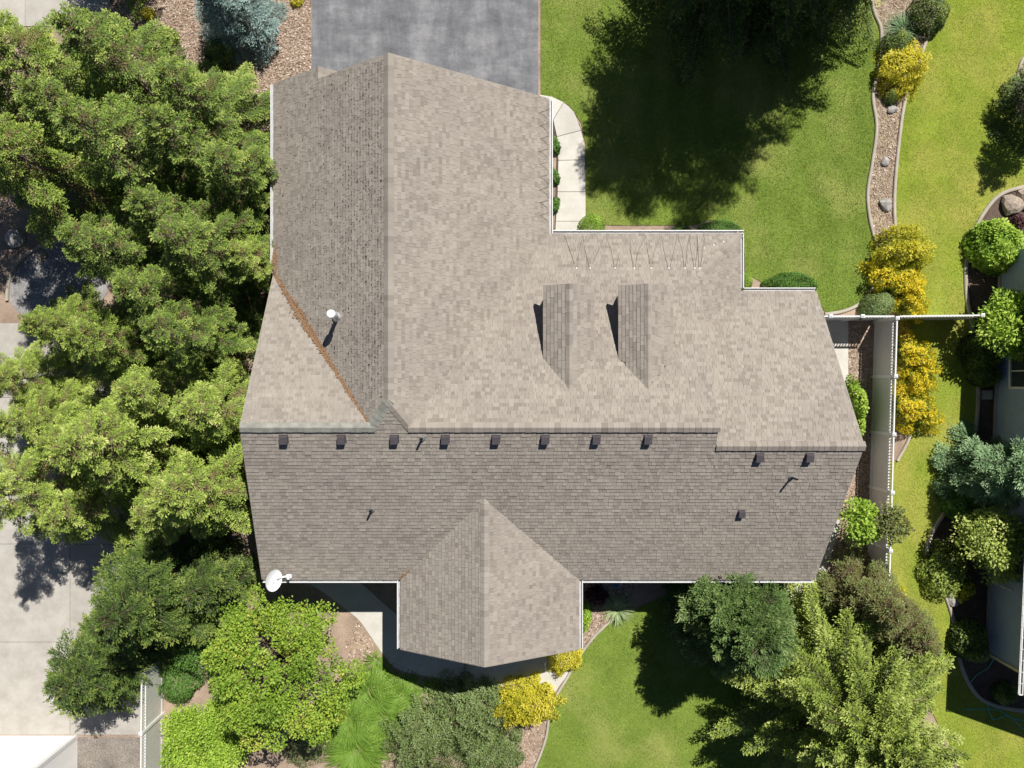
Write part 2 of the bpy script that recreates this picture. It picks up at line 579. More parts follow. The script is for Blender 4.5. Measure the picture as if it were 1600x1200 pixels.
driveway = px([(487, -420), (841, -420), (841, 230), (487, 230)])
sheet('driveway', driveway, .022, M['asphalt'], .02)
lawn_front = px([(845, -420), (845, 150), (865, 152), (890, 165), (908, 192), (915, 225), (916, 350), (960, 352), (1085, 352), (1108, 344),
                 (1150, 352), (1162, 380), (1164, 425), (1185, 438), (1205, 452), (1270, 455), (1290, 490)] + [tuple(p) for p in reversed(spline(K_LEFT, 6))] + [(1335, -420)])
sheet('lawn', lawn_front, .026, M['lawn'], .02)
lawn_right = px([(1510, -420)] + [tuple(p) for p in spline(K_RIGHT, 6)] + [tuple(p) for p in spline(K_FENCE, 5)] +
                [(1372, 726), (1362, 945), (1400, 985), (1440, 1080), (1500, 1200), (1500, 1400), (1950, 1400)] +
                [tuple(p) for p in reversed(spline(K_NB, 6))] + [(1900, 262), (1900, -420)])
sheet('lawn', lawn_right, .030, M['lawn2'], .02)
lawn_rear = px([tuple(p) for p in spline(K_REAR, 6)] + [(790, 1330), (1300, 1330), (1335, 1100), (1262, 1000), (1241, 990), (1234, 966), (1216, 948), (1205, 932), (1160, 918), (1050, 925), (1000, 948)])
sheet('lawn', lawn_rear, .026, M['lawn'], .02)
strip = px([tuple(p) for p in spline(K_LEFT[:10], 6)] + [(1368, 470), (1410, 470)] + [tuple(p) for p in reversed(spline(K_RIGHT[:9], 6))])
sheet('planting_strip', strip, .012, M['dry'], .01)
sheet('soil_bed', px([(1325, 500), (1366, 500), (1362, 950), (1240, 1010), (1262, 935), (1290, 900), (1305, 850), (1325, 700)]), .010, M['mulch'], .01)
sheet('soil_bed', px([(1600, 290), (1560, 306), (1532, 340), (1515, 380), (1508, 420), (1510, 470), (1518, 510), (1527, 600), (1522, 680), (1506, 735), (1482, 788), (1458, 828),
                      (1447, 860), (1452, 893), (1478, 935), (1492, 985), (1501, 1040), (1521, 1080), (1547, 1099), (1600, 1110), (1800, 1110), (1800, 400), (1562, 400), (1700, 292)]), .014, M['soil'], .01)
bed_isl = spline([(1640, 62), (1604, 84), (1591, 110), (1587, 145), (1587, 170), (1597, 188), (1640, 205), (1690, 140)], 6, True)
sheet('soil_bed', px(bed_isl), .036, M['mulch'], .02)

kerb('garden_kerb', K_LEFT)
kerb('garden_kerb', K_RIGHT)
kerb('garden_kerb', K_FENCE, .13)
kerb('garden_kerb', K_NB, .17)
kerb('garden_kerb', K_REAR, .13)
kerb('garden_kerb', K_WALK, .10)
kerb('garden_kerb', [tuple(p) for p in bed_isl[::3]] + [tuple(bed_isl[0])], .14)
kerb('garden_kerb', [(12, 470), (14, 445), (21, 423), (36, 403), (60, 388), (90, 379), (125, 378)], .14)
sheet('gravel_bed', px(spline([(16, 450), (24, 424), (38, 406), (62, 391), (92, 383), (150, 380), (175, 420), (150, 480), (60, 500), (22, 480)], 5, True)), .02, M['gravel'], .02)


def slab(parent, poly, top=.035, base=.004, mat='concrete', inset=.012):
    c = sum((Vector((p[0], p[1])) for p in poly), Vector((0, 0))) / len(poly)
    pp = []
    for p in poly:
        d = Vector((p[0], p[1])) - c
        pp.append(c + d * max(0, 1 - inset / max(d.length, .01)))
    from mathutils.geometry import tessellate_polygon
    n = len(pp)
    bev = [c + (p - c) * (1 - .012 / max((p - c).length, .01)) for p in pp]
    mb = MB()
    vs = [(p.x, p.y, base) for p in pp] + [(p.x, p.y, top - .008) for p in pp] + [(p.x, p.y, top) for p in bev]
    fs = []
    area = sum(pp[i].x * pp[(i + 1) % n].y - pp[(i + 1) % n].x * pp[i].y for i in range(n))
    for r in (0, 1):
        for i in range(n):
            j = (i + 1) % n
            q = (r * n + i, r * n + j, (r + 1) * n + j, (r + 1) * n + i)
            fs.append(q if area > 0 else q[::-1])
    for t in tessellate_polygon([[Vector((p.x, p.y, 0)) for p in bev]]):
        a, b, d = [bev[i] for i in t]
        ok = (b - a).cross(d - a) > 0
        t = t if ok else (t[0], t[2], t[1])
        fs.append(tuple(2 * n + i for i in t))
    mb.add(vs, fs)
    return mb.build('slab', M[mat], parent)


pad = sheet('concrete_pad', px([(-335, 505), (222, 505), (222, 1148), (-335, 1148)]), .006, M['soil'], .004)
ue = [-335, -180, -35, 110, 222]; ve = [505, 621, 735, 850, 1003, 1148]
for i in range(4):
    for j in range(5):
        slab(pad, px([(ue[i], ve[j + 1]), (ue[i + 1], ve[j + 1]), (ue[i + 1], ve[j]), (ue[i], ve[j])]))
pad2 = sheet('concrete_path', px([(-90, 42), (172, 42), (185, -150), (-90, -150)]), .006, M['soil'], .004)
slab(pad2, px([(-90, 42), (40, 42), (40, -150), (-90, -150)]))
slab(pad2, px([(40, 42), (170, 42), (182, -150), (40, -150)]))
sheet('dirt_strip', px([(120, 1152), (222, 1152), (224, 1400), (120, 1400)]), .008, M['soil2'], .006)
walk = sheet('entry_walk', px([(843, 150), (880, 160), (906, 195), (914, 240), (915, 374), (866, 374), (870, 215), (843, 190)]), .006, M['soil'], .004)
prs = [([(843, 148), (862, 151), (881, 160)], [(843, 190), (864, 188)]), ([(881, 160), (897, 175), (908, 204)], [(864, 188), (870, 214)]),
       ([(908, 204), (913, 225), (914, 250)], [(870, 214), (872, 251)]), ([(914, 250), (915, 300)], [(872, 251), (871, 300)]),
       ([(915, 300), (915, 346)], [(871, 300), (868, 346)]), ([(915, 346), (915, 380)], [(868, 346), (866, 380)])]
for o_, i_ in prs:
    slab(walk, px(o_ + i_[::-1]), mat='concrete_bright')
rear_outer = [tuple(p) for p in spline([(440, 880), (470, 903), (505, 925), (545, 955), (562, 970), (580, 995), (597, 1020), (620, 1044), (660, 1055), (720, 1064), (790, 1073), (862, 1089)], 5)]
sheet('rear_walk', px(rear_outer + [(876, 1068), (886, 1056), (900, 1020), (850, 960), (700, 960), (640, 972), (622, 962), (600, 943), (575, 920), (545, 895), (520, 860), (450, 860)]), .03, M['concrete_bright'], .03)
sheet('side_walk', px([tuple(p) for p in spline([(1312, 812), (1303, 850), (1288, 898), (1265, 930), (1237, 960)], 5)] + [(1214, 946), (1213, 870), (1250, 800)]), .03, M['concrete_bright'], .03)
sheet('side_walk', px([(1250, 498), (1325, 498), (1325, 640), (1310, 720), (1250, 720)]), .03, M['concrete_bright'], .03)

# ================================================================== THE HOUSE
house = empty('house')
tag(house, 'large house with brown-grey shingle roof, two dormers and white gutters', 'house')
EX = .146                                   # shingle exposure


class Plane:
    """Roof plane through point p0 with fall `pitch` in plan direction d (downhill)."""
    def __init__(s, p0, d, pitch):
        s.p0 = Vector(p0); s.d = Vector((d[0], d[1])).normalized(); s.pitch = pitch
    def z(s, x, y):
        return s.p0.z - s.pitch * ((x - s.p0.x) * s.d.x + (y - s.p0.y) * s.d.y)
    def pt(s, x, y): return Vector((x, y, s.z(x, y)))
    def frame(s):
        k = math.sqrt(1 + s.pitch ** 2)
        up = Vector((-s.d.x, -s.d.y, s.pitch)) / k
        w = Vector((-s.d.y, s.d.x, 0))      # along the eave
        n = w.cross(up)
        if n.z < 0: w = -w; n = -n
        return w, up, n


def clip(poly, hp):
    """Sutherland-Hodgman against half-planes (a,b,c): a*p+b*q+c>=0."""
    for a, b, c in hp:
        out = []
        for i in range(len(poly)):
            P, Q = poly[i], poly[(i + 1) % len(poly)]
            dp = a * P[0] + b * P[1] + c; dq = a * Q[0] + b * Q[1] + c
            if dp >= 0: out.append(P)
            if (dp >= 0) != (dq >= 0):
                t = dp / (dp - dq)
                out.append((P[0] + (Q[0] - P[0]) * t, P[1] + (Q[1] - P[1]) * t))
        poly = out
        if len(poly) < 3: return []
    return poly


SH = MB()      # all the shingles that are too many to be picked one by one
DK = MB()      # boarding under them


def tones():
    r = random.random()
    t = random.choice((.28, .5, .58, .64, .8))
    return min(1, max(0, t + random.gauss(0, .07)))


def shingles(pl, plan, thick=(.019, .029)):
    w, up, n = pl.frame()
    o = pl.p0
    pq = []
    for x, y in plan:
        d = pl.pt(x, y) - o
        pq.append((d.dot(w), d.dot(up)))
    ar = sum(pq[i][0] * pq[(i + 1) % len(pq)][1] - pq[(i + 1) % len(pq)][0] * pq[i][1] for i in range(len(pq)))
    if ar < 0: pq = pq[::-1]
    hp = []
    for i in range(len(pq)):
        P, Q = pq[i], pq[(i + 1) % len(pq)]
        ex, ey = Q[0] - P[0], Q[1] - P[1]
        L = math.hypot(ex, ey)
        if L < 1e-5: continue
        hp.append((-ey / L, ex / L, (ey * P[0] - ex * P[1]) / L))
    DK.add([o + w * p + up * q - n * .006 for p, q in pq], [tuple(range(len(pq)))])
    q0, q1 = min(q for _, q in pq), max(q for _, q in pq)
    p0, p1 = min(p for p, _ in pq), max(p for p, _ in pq)
    q = q0; row = 0
    while q < q1 - .01:
        p = p0 - random.random() * .3
        while p < p1:
            wd = random.uniform(.09, .26)
            rect = [(p + .003, q), (p + wd - .003, q), (p + wd - .003, q + EX * 1.22), (p + .003, q + EX * 1.22)]
            allin = all(a * P[0] + b * P[1] + c >= 0 for a, b, c in hp for P in rect)
            poly = rect if allin else clip(rect, hp)
            if len(poly) >= 3:
                t = random.uniform(*thick) if random.random() > .3 else thick[0] * .7
                K = len(poly)
                top = []; bot = []
                for P in poly:
                    base = o + w * P[0] + up * P[1]
                    top.append(base + n * (t + .004 - (t) * (P[1] - q) / (EX * 1.22)))
                    bot.append(base)
                fs = [tuple(range(K))]
                for i in range(K):
                    j = (i + 1) % K
                    if poly[i][1] < q + EX and poly[j][1] < q + EX * 1.3:
                        if not (poly[i][1] > q + EX * .9 and poly[j][1] > q + EX * .9):
                            fs.append((i, K + i, K + j, j))
                SH.add(top + bot, fs, tones())
            p += wd
        q += EX; row += 1


# levels read off the roof: main ridge 6.5, garage ridge 6.98, eaves about 3
ZR, ZG = 6.3, 6.75
PR, PF, PL, PG = .490, .462, .523, .686
yR = W(0, 668, ZR).y
rear = Plane((0, yR, ZR), (0, -1), PR)
frontm = Plane((0, yR, ZR), (0, 1), PF)
leftf = Plane((0, yR, ZR), (0, 1), PL)
xG = W(607, 0, ZG).x
gl = Plane((xG, 0, ZG), (-1, 0), PG)
gr = Plane((xG, 0, ZG), (1, 0), PG)
yF = W(0, 455, 2.85).y
yr2 = -2.185; zr2 = rear.z(0, yr2)
rightf = Plane((0, yr2, zr2), (0, 1), (zr2 - 2.85) / (yF - yr2))
xC = W(1157, 0, 2.85).x
yE = W(0, 365, 2.85).y
xr = 7.18
hipC = Plane((xC, 0, 2.85), (1, 0), PF)
yB = W(0, 905, 3.3).y
xL_r, xR_r = W(410, 0, 3.3).x, W(1272, 0, 3.3).x
xL, xRr, xRf = W(375, 0, ZR).x, W(1350, 0, zr2).x, W(1275, 0, 2.85).x
xA, xB_ = W(626, 0, 3.3).x, W(905, 0, 3.3).x
zB = 4.98; xBr = W(757, 0, zB).x; yBv = -4.2
yBf = W(0, 1042, zB).y
bl = Plane((xBr, 0, zB), (-1, 0), (zB - 3.3) / (xBr - xA))
br = Plane((xBr, 0, zB), (1, 0), (zB - 3.3) / (xB_ - xBr))
xGl, xGr = W(428, 0, 3.26).x, W(858, 0, 2.85).x
yGf = 11.28; yGs = 11.70; xS = -7.14
apexY = -.58
v1x = xG - (ZG - ZR) / PG; v2x = xG + (ZG - ZR) / PG

P_R1 = [(xL, yR), (xL_r, yB), (xr, yB), (xr, yR)]
P_R2 = [(xr, yr2), (xr, yB), (xR_r, yB), (xRr, yr2)]
P_R3 = [(v1x, yR), (v2x, yR), (xG, apexY)]
P_G = [(xGr, yE), (v2x, yR), (xr, yR), (xr, yE)]
hipY = yE - (xC - xr)
P_G2 = [(xr, yE), (xr, hipY), (xC, yE)]
valY = yF - PF * (xC - xr) / rightf.pitch
P_C = [(xC, yE), (xr, hipY), (xr, valY), (xC, yF)]
P_F = [(xr, valY), (xr, yr2), (xRr, yr2), (xRf, yF), (xC, yF)]
P_Q2 = [(xG, yGf), (xG, apexY), (v2x, yR), (xGr, yE), (xGr, yGf)]
P_Q1 = [(xG, yGf), (xGl, yGf), (xGl, 4.32), (v1x, yR), (xG, apexY)]
P_Q1b = [(xS, yGf), (xS, yGs), (xGl, yGs), (xGl, yGf)]
gs = Plane((xS, 0, gl.z(xS, 0)), (1, 0), .7)
P_Q3 = [(xS, yGs), (xS + .95, yGs), (xS + .95, yGf - .2), (xS, yGf - .2)]
P_L = [(xL, yR), (v1x, yR), (xGl, 4.32)]
P_BL = [(xBr, yBf), (xBr, yBv), (xA, yB), (xA, yBf + .02)]
P_BR = [(xBr, yBf), (xBr, yBv), (xB_, yB), (xB_, yBf + .02)]
ROOF = [(rear, P_R1), (rear, P_R2), (rear, P_R3), (frontm, P_G), (frontm, P_G2), (hipC, P_C), (rightf, P_F), (gr, P_Q2), (gl, P_Q1), (gl, P_Q1b),
        (gs, P_Q3), (leftf, P_L), (bl, P_BL), (br, P_BR)]
for pl, poly in ROOF:
    shingles(pl, poly)
roof = DK.build('roof', M['deck'], house)
sh = SH.build('shingles', M['shingle'], roof)
sh['kind'] = 'stuff'


# ridge caps: short overlapping folded pieces along a line
def ridge_cap(name, a, b, mat, half=.17, drop=(.5, .5), side=None, step=.2, parent=None, raise_=0.0):
    a, b = Vector(a), Vector(b)
    t = (b - a); L = t.length; t.normalize()
    s = side or t.cross(Vector((0, 0, 1)))
    s = Vector(s).normalized()
    mb = MB(); k = int(L / step)
    for i in range(k):
        c0 = a + t * (L * i / k); c1 = a + t * (L * (i + 1) / k + .05)
        h0, h1 = .040 + raise_ + random.uniform(-.003, .003), .026 + raise_
        hw = half * random.uniform(.96, 1.04)
        row = []
        for c, h in ((c0, h0), (c1, h1)):
            row.append([c + s * hw + Vector((0, 0, h - .02 - raise_ - drop[0] * hw)), c + s * hw + Vector((0, 0, h - drop[0] * hw)), c + s * .010 + Vector((0, 0, h + .002)),
                        c - s * .010 + Vector((0, 0, h + .002)), c - s * hw + Vector((0, 0, h - drop[1] * hw)), c - s * hw + Vector((0, 0, h - .02 - raise_ - drop[1] * hw))])
        vs = row[0] + row[1]
        fs = [(j, j + 1, 7 + j, 6 + j) for j in range(5)] + [(5, 4, 3, 2, 1, 0)]
        mb.add(vs, fs, tones())
    return mb.build(name, M['shingle'] if mat == 'shingle' else M[mat], parent or roof)


ridge_cap('ridge_cap', (xL, yR, ZR), (v1x + .05, yR, ZR), 'cap_grey', .17, (.49, .46), raise_=.04)
ridge_cap('ridge_cap', (v2x - .05, yR, ZR), (xr, yR, ZR), 'cap', .17, (.49, .46), raise_=.04)
ridge_cap('ridge_cap', (xr, yr2, zr2), (xRr, yr2, zr2), 'cap', .17, (.49, .53), raise_=.04)
ridge_cap('ridge_cap', (xG, yGf, ZG), (xG, apexY, ZG), 'cap', .17, (.68, .68))
ridge_cap('hip_cap', (v1x - .05, yR - .03, ZR), (xG, apexY, ZG), 'cap_grey', .19, (.32, .55))
ridge_cap('hip_cap', (v2x + .05, yR - .03, ZR), (xG, apexY, ZG), 'cap', .17, (.55, .32))
ridge_cap('hip_cap', (xC, yE, 2.85), (xr + .05, hipY + .05, frontm.z(0, hipY + .05)), 'cap', .15, (.36, .36))
ridge_cap('ridge_cap', (xBr, yBf, zB), (xBr, yBv, zB), 'cap', .15, (.5, .53))
ridge_cap('ridge_cap', (xS, yGs, gl.z(xS, 0)), (xS, yGf, gl.z(xS, 0)), 'cap', .14, (.7, .7))


# boards along the raking edges, gutters along the eaves
def rake(pts, name='rake_board'):
    mb = MB()
    for a, b in zip(pts[:-1], pts[1:]):
        a, b = Vector(a), Vector(b)
        t = (b - a).normalized(); s = t.cross(Vector((0, 0, 1))).normalized() * .014
        d = Vector((0, 0, -.19)); e = Vector((0, 0, -.004))
        mb.add([a + s + e, b + s + e, b + s + d, a + s + d, a - s + e, b - s + e, b - s + d, a - s + d],
               [(0, 1, 2, 3), (7, 6, 5, 4), (0, 4, 5, 1), (3, 2, 6, 7), (0, 3, 7, 4), (1, 5, 6, 2)])
    return mb.build(name, M['rakeboard'], roof)


def pp_(pl, x, y): return pl.pt(x, y)
rake([pp_(leftf, xGl - .015, 4.32), pp_(leftf, xL - .015, yR)]); rake([pp_(rear, xL - .015, yR), pp_(rear, xL_r - .015, yB)])
rake([pp_(rear, xRr + .015, yr2), pp_(rear, xR_r + .015, yB)]); rake([pp_(rightf, xRr + .015, yr2), pp_(rightf, xRf + .015, yF)])
rake([pp_(gr, xG, yGf + .015), pp_(gr, xGr, yGf + .015)]); rake([pp_(gl, xG, yGf + .015), pp_(gl, xS + .9, yGf + .015)])
rake([pp_(gl, xS, yGs + .015), pp_(gl, xGl, yGs + .015)]); rake([pp_(gs, xS, yGs + .015), pp_(gs, xS + .95, yGs + .015)])
rake([pp_(bl, xBr, yBf - .015), pp_(bl, xA, yBf + .005)]); rake([pp_(br, xBr, yBf - .015), pp_(br, xB_, yBf + .005)])


def gutter(a, b, out, parent=None, z=0.0, wd=.135):
    """U-shaped gutter from a to b, opening upwards, outside towards `out`."""
    a, b, o = Vector(a), Vector(b), Vector((out[0], out[1], 0)).normalized()
    par = parent or roof
    prof = [(.0, .0), (.0, -.11), (wd, -.11), (wd, -.02), (wd + .006, .004), (wd - .022, .006), (wd - .026, -.03), (wd - .03, -.095), (.012, -.095), (.012, .0)]
    prof = [(x + .004, y - .03 + z) for x, y in prof]
    mb = MB(); n = len(prof)
    vs = [a + o * x + Vector((0, 0, y)) for x, y in prof] + [b + o * x + Vector((0, 0, y)) for x, y in prof]
    fs = [(i, (i + 1) % n, n + (i + 1) % n, n + i) for i in range(n)] + [tuple(range(n))[::-1], tuple(range(n, 2 * n))]
    mb.add(vs, fs)
    gt = mb.build('gutter', M['white'], par)
    m2 = MB()
    q = [(.018, -.112), (wd - .03, -.112)]
    m2.add([a + o * q[0][0] + Vector((0, 0, q[0][1] + z)), b + o * q[0][0] + Vector((0, 0, q[0][1] + z)), b + o * q[1][0] + Vector((0, 0, q[1][1] + z)), a + o * q[1][0] + Vector((0, 0, q[1][1] + z))], [(0, 1, 2, 3)])
    m2.build('gutter_trough', M['trough'], gt) if par.parent is None else m2.build('gutter_trough', M['trough'], par)
    return gt


gutter((xGr, yGf, 2.85), (xGr, yE - .02, 2.85), (1, 0))
gutter((xGr + .14, yE, 2.85), (xC + .14, yE, 2.85), (0, 1))
gutter((xC, yE, 2.85), (xC, yF + .14, 2.85), (1, 0))
gutter((xC + .145, yF, 2.85), (xRf, yF, 2.85), (0, 1))
gutter((xGl, yGs, 3.26), (xGl, 4.32, 3.26), (-1, 0))
gutter((xL_r, yB, 3.3), (xA - .14, yB, 3.3), (0, -1))
gutter((xB_ + .14, yB, 3.3), (xR_r, yB, 3.3), (0, -1))
gutter((xA, yB, 3.3), (xA, yBf + .02, 3.3), (-1, 0))
gutter((xB_, yB, 3.3), (xB_, yBf + .02, 3.3), (1, 0))


# walls, set back under the eaves
def wall(pts, mat='siding', name='wall', parent=None):
    """vertical wall, pts = [(x, y, ztop)...]"""
    mb = MB()
    for a, b in zip(pts[:-1], pts[1:]):
        mb.add([(a[0], a[1], 0), (b[0], b[1], 0), (b[0], b[1], b[2]), (a[0], a[1], a[2])], [(0, 1, 2, 3)])
    return mb.build(name, M[mat], parent or house)


e = .5
wall([(xGl + e, 4.0, 3.57), (xGl + e, yGs - .3, 3.57), (xS, yGs - .3, gl.z(xS, 0) - .1), (xS + .9, yGs - .3, 3.6), (xS + .9, yGf - .3, 4.6), (xG, yGf - .3, ZG - .2), (xGr - e, yGf - .3, 3.16), (xGr - e, yE - e + .05, 3.16), (xGr - e, yE - e, 3.05),
      (xC - e, yE - e, 3.05), (xC - e, yF - e, 3.05), (xRf - .4, yF - e, 3.1), (xRf - .4, yr2, zr2 - .15), (xR_r - .4, yB + e, 3.52), (xB_ - e, yB + e, 3.52), (xB_ - e, yBf + .4, 3.52), (xBr, yBf + .4, zB - .1),
      (xA + e, yBf + .4, 3.52), (xA + e, yB + e, 3.52), (xL_r + .4, yB + e, 3.52), (xL + .3, yR, ZR - .15), (xL + .3, 4.0, 3.2)])
wall([(xr - .02, yR, ZR - .05), (xr - .02, hipY, frontm.z(0, hipY) - .03)], name='gable_wall')
rake([pp_(frontm, xr - .014, yR), pp_(frontm, xr - .014, hipY)])
rake([pp_(rear, xr - .014, yR + .02), pp_(rear, xr - .014, yr2)])



def rear_opening(cx, y, w_, z0, z1, name, facing=-1):
    mb = MB()
    for dx in (-w_ / 2, w_ / 2): mb.box((cx + dx, y + facing * .03, (z0 + z1) / 2), (.09, .08, z1 - z0 + .09))
    for z in (z0, z1): mb.box((cx, y + facing * .034, z), (w_ + .07, .09, .09))
    fr = mb.build(name, M['white'], house)
    for k in (-1, 1):
        mb = MB(); mb.box((cx + k * (w_ / 4), y + facing * .015, (z0 + z1) / 2), (w_ / 2 - .06, .02, z1 - z0 - .09)); mb.build('pane', M['glass'], fr)
    mb = MB(); mb.box((cx, y + facing * .03, (z0 + z1) / 2), (.06, .06, z1 - z0 - .09)); mb.build('mullion', M['white'], fr)


rear_opening(xBr, yBf + .4, 2.4, .12, 2.15, 'patio_door')
for cx in (xL_r + 2.2, xB_ + 1.8, xB_ + 4.6, xB_ + 7.4): rear_opening(cx, yB + e, 1.3, .95, 2.15, 'window')
mb = MB(); xd = xS + 4.2                       # garage doors facing the driveway
for k, (cx, w_) in enumerate(((xG - .9, 2.6), (xG + 2.6, 4.6))):
    gd = MB()
    for j in range(4): gd.box((cx, yGf - .28, .27 + j * .53), (w_, .05, .515))
    gd.build('garage_door', M['whitesiding'], house)

# ---- dormers: walls > roof slopes made of separate shingles
N_SINGLE = [0]
VAR = {}


def single_shingle_mesh(wd, t, tone):
    k = (round(wd, 2), round(t, 3), round(tone, 1))
    if k not in VAR:
        mb = MB(); L = EX * 1.22; x = k[0] / 2 - .003
        top = [(-x, 0, k[1] + .004), (x, 0, k[1] + .004), (x, L, .004), (-x, L, .004)]
        bot = [(-x, 0, 0), (x, 0, 0), (x, L, 0), (-x, L, 0)]
        mb.add(top + bot, [(0, 1, 2, 3), (0, 4, 5, 1), (1, 5, 6, 2), (3, 7, 4, 0)], k[2])
        VAR[k] = mb.mesh('shingle', M['shingle'])
    return VAR[k]


def dormer(ur, ul):
    zr = 5.685; ze = 5.18
    xr_ = W(ur, 0, zr).x; xl_ = W(ul, 0, ze).x
    run = xr_ - xl_
    yf = 3.56; yb = W(0, 608, zr).y; ye = W(0, 560, ze).y
    pit = (zr - ze) / run
    mb = MB()
    for sx in (-1, 1):                       # cheek walls and gable front
        x = xr_ + sx * (run - .1)
        mb.add([(x, yf - .25, 3.6), (x, ye - .3, 3.6), (x, ye - .3, ze), (x, yf - .25, ze)], [(0, 1, 2, 3)])
    mb.add([(xr_ - run + .1, yf - .25, 3.6), (xr_ + run - .1, yf - .25, 3.6), (xr_ + run - .1, yf - .25, ze), (xr_, yf - .25, zr - .06), (xr_ - run + .1, yf - .25, ze)], [(0, 1, 2, 3, 4)])
    dm = mb.build('dormer', M['siding'], house)
    for sx in (-1, 1):
        pl = Plane((xr_, 0, zr), (sx, 0), pit)
        w, up, n = pl.frame()
        xe = xr_ + sx * run
        dk = MB(); th = Vector((0, 0, -.10))
        A = [pl.pt(xr_, yf), pl.pt(xe, yf), pl.pt(xe, ye - .25), pl.pt(xr_, yb - .25)]
        A = [q - n * .004 for q in A]
        dk.add(A + [q + th for q in A], [(0, 1, 2, 3), (0, 4, 5, 1), (1, 5, 6, 2)] if sx > 0 else [(3, 2, 1, 0), (1, 5, 4, 0), (2, 6, 5, 1)])
        dk.build('dormer_roof', M['deck'], dm)
        e0 = pl.pt(xe, yf)
        slope = (pl.pt(xr_, yf) - e0).length
        rows = int(round(slope / EX)); ex = slope / rows
        rest = MB()
        ly = w.y                              # w runs along the eave (+-Y)
        for r in range(rows):
            tone_row = []
            y = yf
            while y > yb:
                wd = random.choice((.18, .22, .26, .30, .34))
                if y - wd < yb - .4: break
                yc = y - wd / 2
                base = Vector((xe, yc, ze)) + up * (r * ex)
                if frontm.z(0, yc - wd / 2) > base.z + .12:
                    break
                tone = round(tones(), 1); t = random.choice((.019, .024, .029))
                if sx < 0 and N_SINGLE[0] < 300 or (sx > 0 and r > rows - 4 and N_SINGLE[0] < 300):
                    o = link('shingle', single_shingle_mesh(wd, t, tone), dm)
                    mt = Matrix((w, up, n)).transposed().to_4x4()
                    mt.translation = base
                    o.matrix_local = mt
                    N_SINGLE[0] += 1
                else:
                    L = EX * 1.22; x2 = wd / 2 - .003
                    top = [base + w * a + up * b + n * h for a, b, h in ((-x2, 0, t + .004), (x2, 0, t + .004), (x2, L, .004), (-x2, L, .004))]
                    bot = [q - n * (t + .003) for q in top]
                    rest.add(top + bot, [(0, 1, 2, 3), (0, 4, 5, 1), (1, 5, 6, 2), (3, 7, 4, 0)], tone)
                y -= wd
        if rest.f:
            o = rest.build('shingles', M['shingle'], dm); o['kind'] = 'stuff'
    ridge_cap('dormer_ridge_cap', (xr_, yf + .01, zr), (xr_, yb - .05, zr), 'cap', .13, (.6, .6), parent=dm)
    for sx in (-1, 1):
        mb = MB()
        a = Vector((xr_, yf + .012, zr)); b = Vector((xr_ + sx * run, yf + .012, ze)); d = Vector((0, 0, -.14)); s = Vector((0, .01, 0))
        mb.add([a - s, b - s, b - s + d, a - s + d, a + s, b + s, b + s + d, a + s + d], [(0, 1, 2, 3), (7, 6, 5, 4), (0, 4, 5, 1), (3, 2, 6, 7)])
        mb.build('rake_board', M['rakeboard'], dm)
    mb = MB(); mb.box((xr_, yf - .235, 4.85), (.7, .04, .75)); wf = mb.build('window', M['white'], dm)


dormer(890, 849)
dormer(1013, 966.5)


# ---- roof vents, pipes, flue
def on(pl, u, v):
    """roof point seen at a pixel"""
    z = 4.5
    for _ in range(40):
        p = W(u, v, z)
        z = pl.z(p.x, p.y)
    return W(u, v, z)


def box_vent(u, v, s=1.0):
    p = on(rear, u, v)
    w, up, n = rear.frame()
    R = Matrix((w, up, n)).transposed()
    mb = MB()
    mb.box(p + n * .022, (.36 * s, .36 * s, .012), rot=R)
    o = mb.build('roof_vent', M['darkmetal'], house)
    b = MB()
    hh = .17 * s; x = .15 * s
    tp = [(-x, -x, 0), (x, -x, 0), (x, x, 0), (-x, x, 0), (-x * 1.02, -x * 1.05, hh * 1.1), (x * 1.02, -x * 1.05, hh * 1.1), (x * .98, x * .9, hh * .75), (-x * .98, x * .9, hh * .75)]
    b.add([p + n * .028 + w * a + up * c + n * d for a, c, d in tp], [(4, 5, 6, 7), (0, 1, 5, 4), (1, 2, 6, 5), (2, 3, 7, 6), (3, 0, 4, 7)])
    b.build('vent_hood', M['darkmetal'], o)


for u in (444, 534, 616.5, 696, 775, 851.5, 931.5, 1012):
    box_vent(u, 685, .88)
box_vent(1186, 713, .88); box_vent(1264, 713, .88); box_vent(1158, 801, .75)


def vent_pipe(u, v, pl, h, r=.04):
    p = on(pl, u, v)
    mb = MB(); w, up, n = pl.frame()
    mb.lathe([(.11, 0), (.10, .02), (.06, .05), (.052, .09)], 14, p + n * .015, Matrix((w, up, n)).transposed())
    o = mb.build('pipe_flashing', M['lead'], house)
    m2 = MB(); m2.lathe([(r, -.1), (r, h), (r * .8, h), (r * .8, h - .1)], 12, p)
    m2.build('vent_pipe', M['blackplastic'], o)


vent_pipe(660, 685, rear, .42); vent_pipe(581.5, 796.5, rear, .42); vent_pipe(1236, 746, rear, .55)
p = on(gl, 528, 495)
mb = MB(); mb.lathe([(.22, -.12), (.21, -.02), (.12, .12), (.095, .16)], 18, p)
fl = mb.build('flue', M['steel'], house)
mb = MB(); mb.lathe([(.085, -.2), (.085, .86), (.07, .86)], 16, p); mb.build('flue_pipe', M['steel'], fl)
mb = MB(); mb.lathe([(.12, .84), (.155, .87), (.155, 1.02), (.13, 1.06), (.05, 1.085)], 18, p, tone=.5); mb.build('flue_cap', M['whitecap'], fl, smooth=False)


# ---- heat cables zigzagging along the eaves
def cable(pl, pts, r=.0052):
    q = []
    for u, v in pts:
        a = on(pl, u, v)
        q.append(a + pl.frame()[2] * .035)
    m = MB()
    m.tube(q, r, 5)
    return m


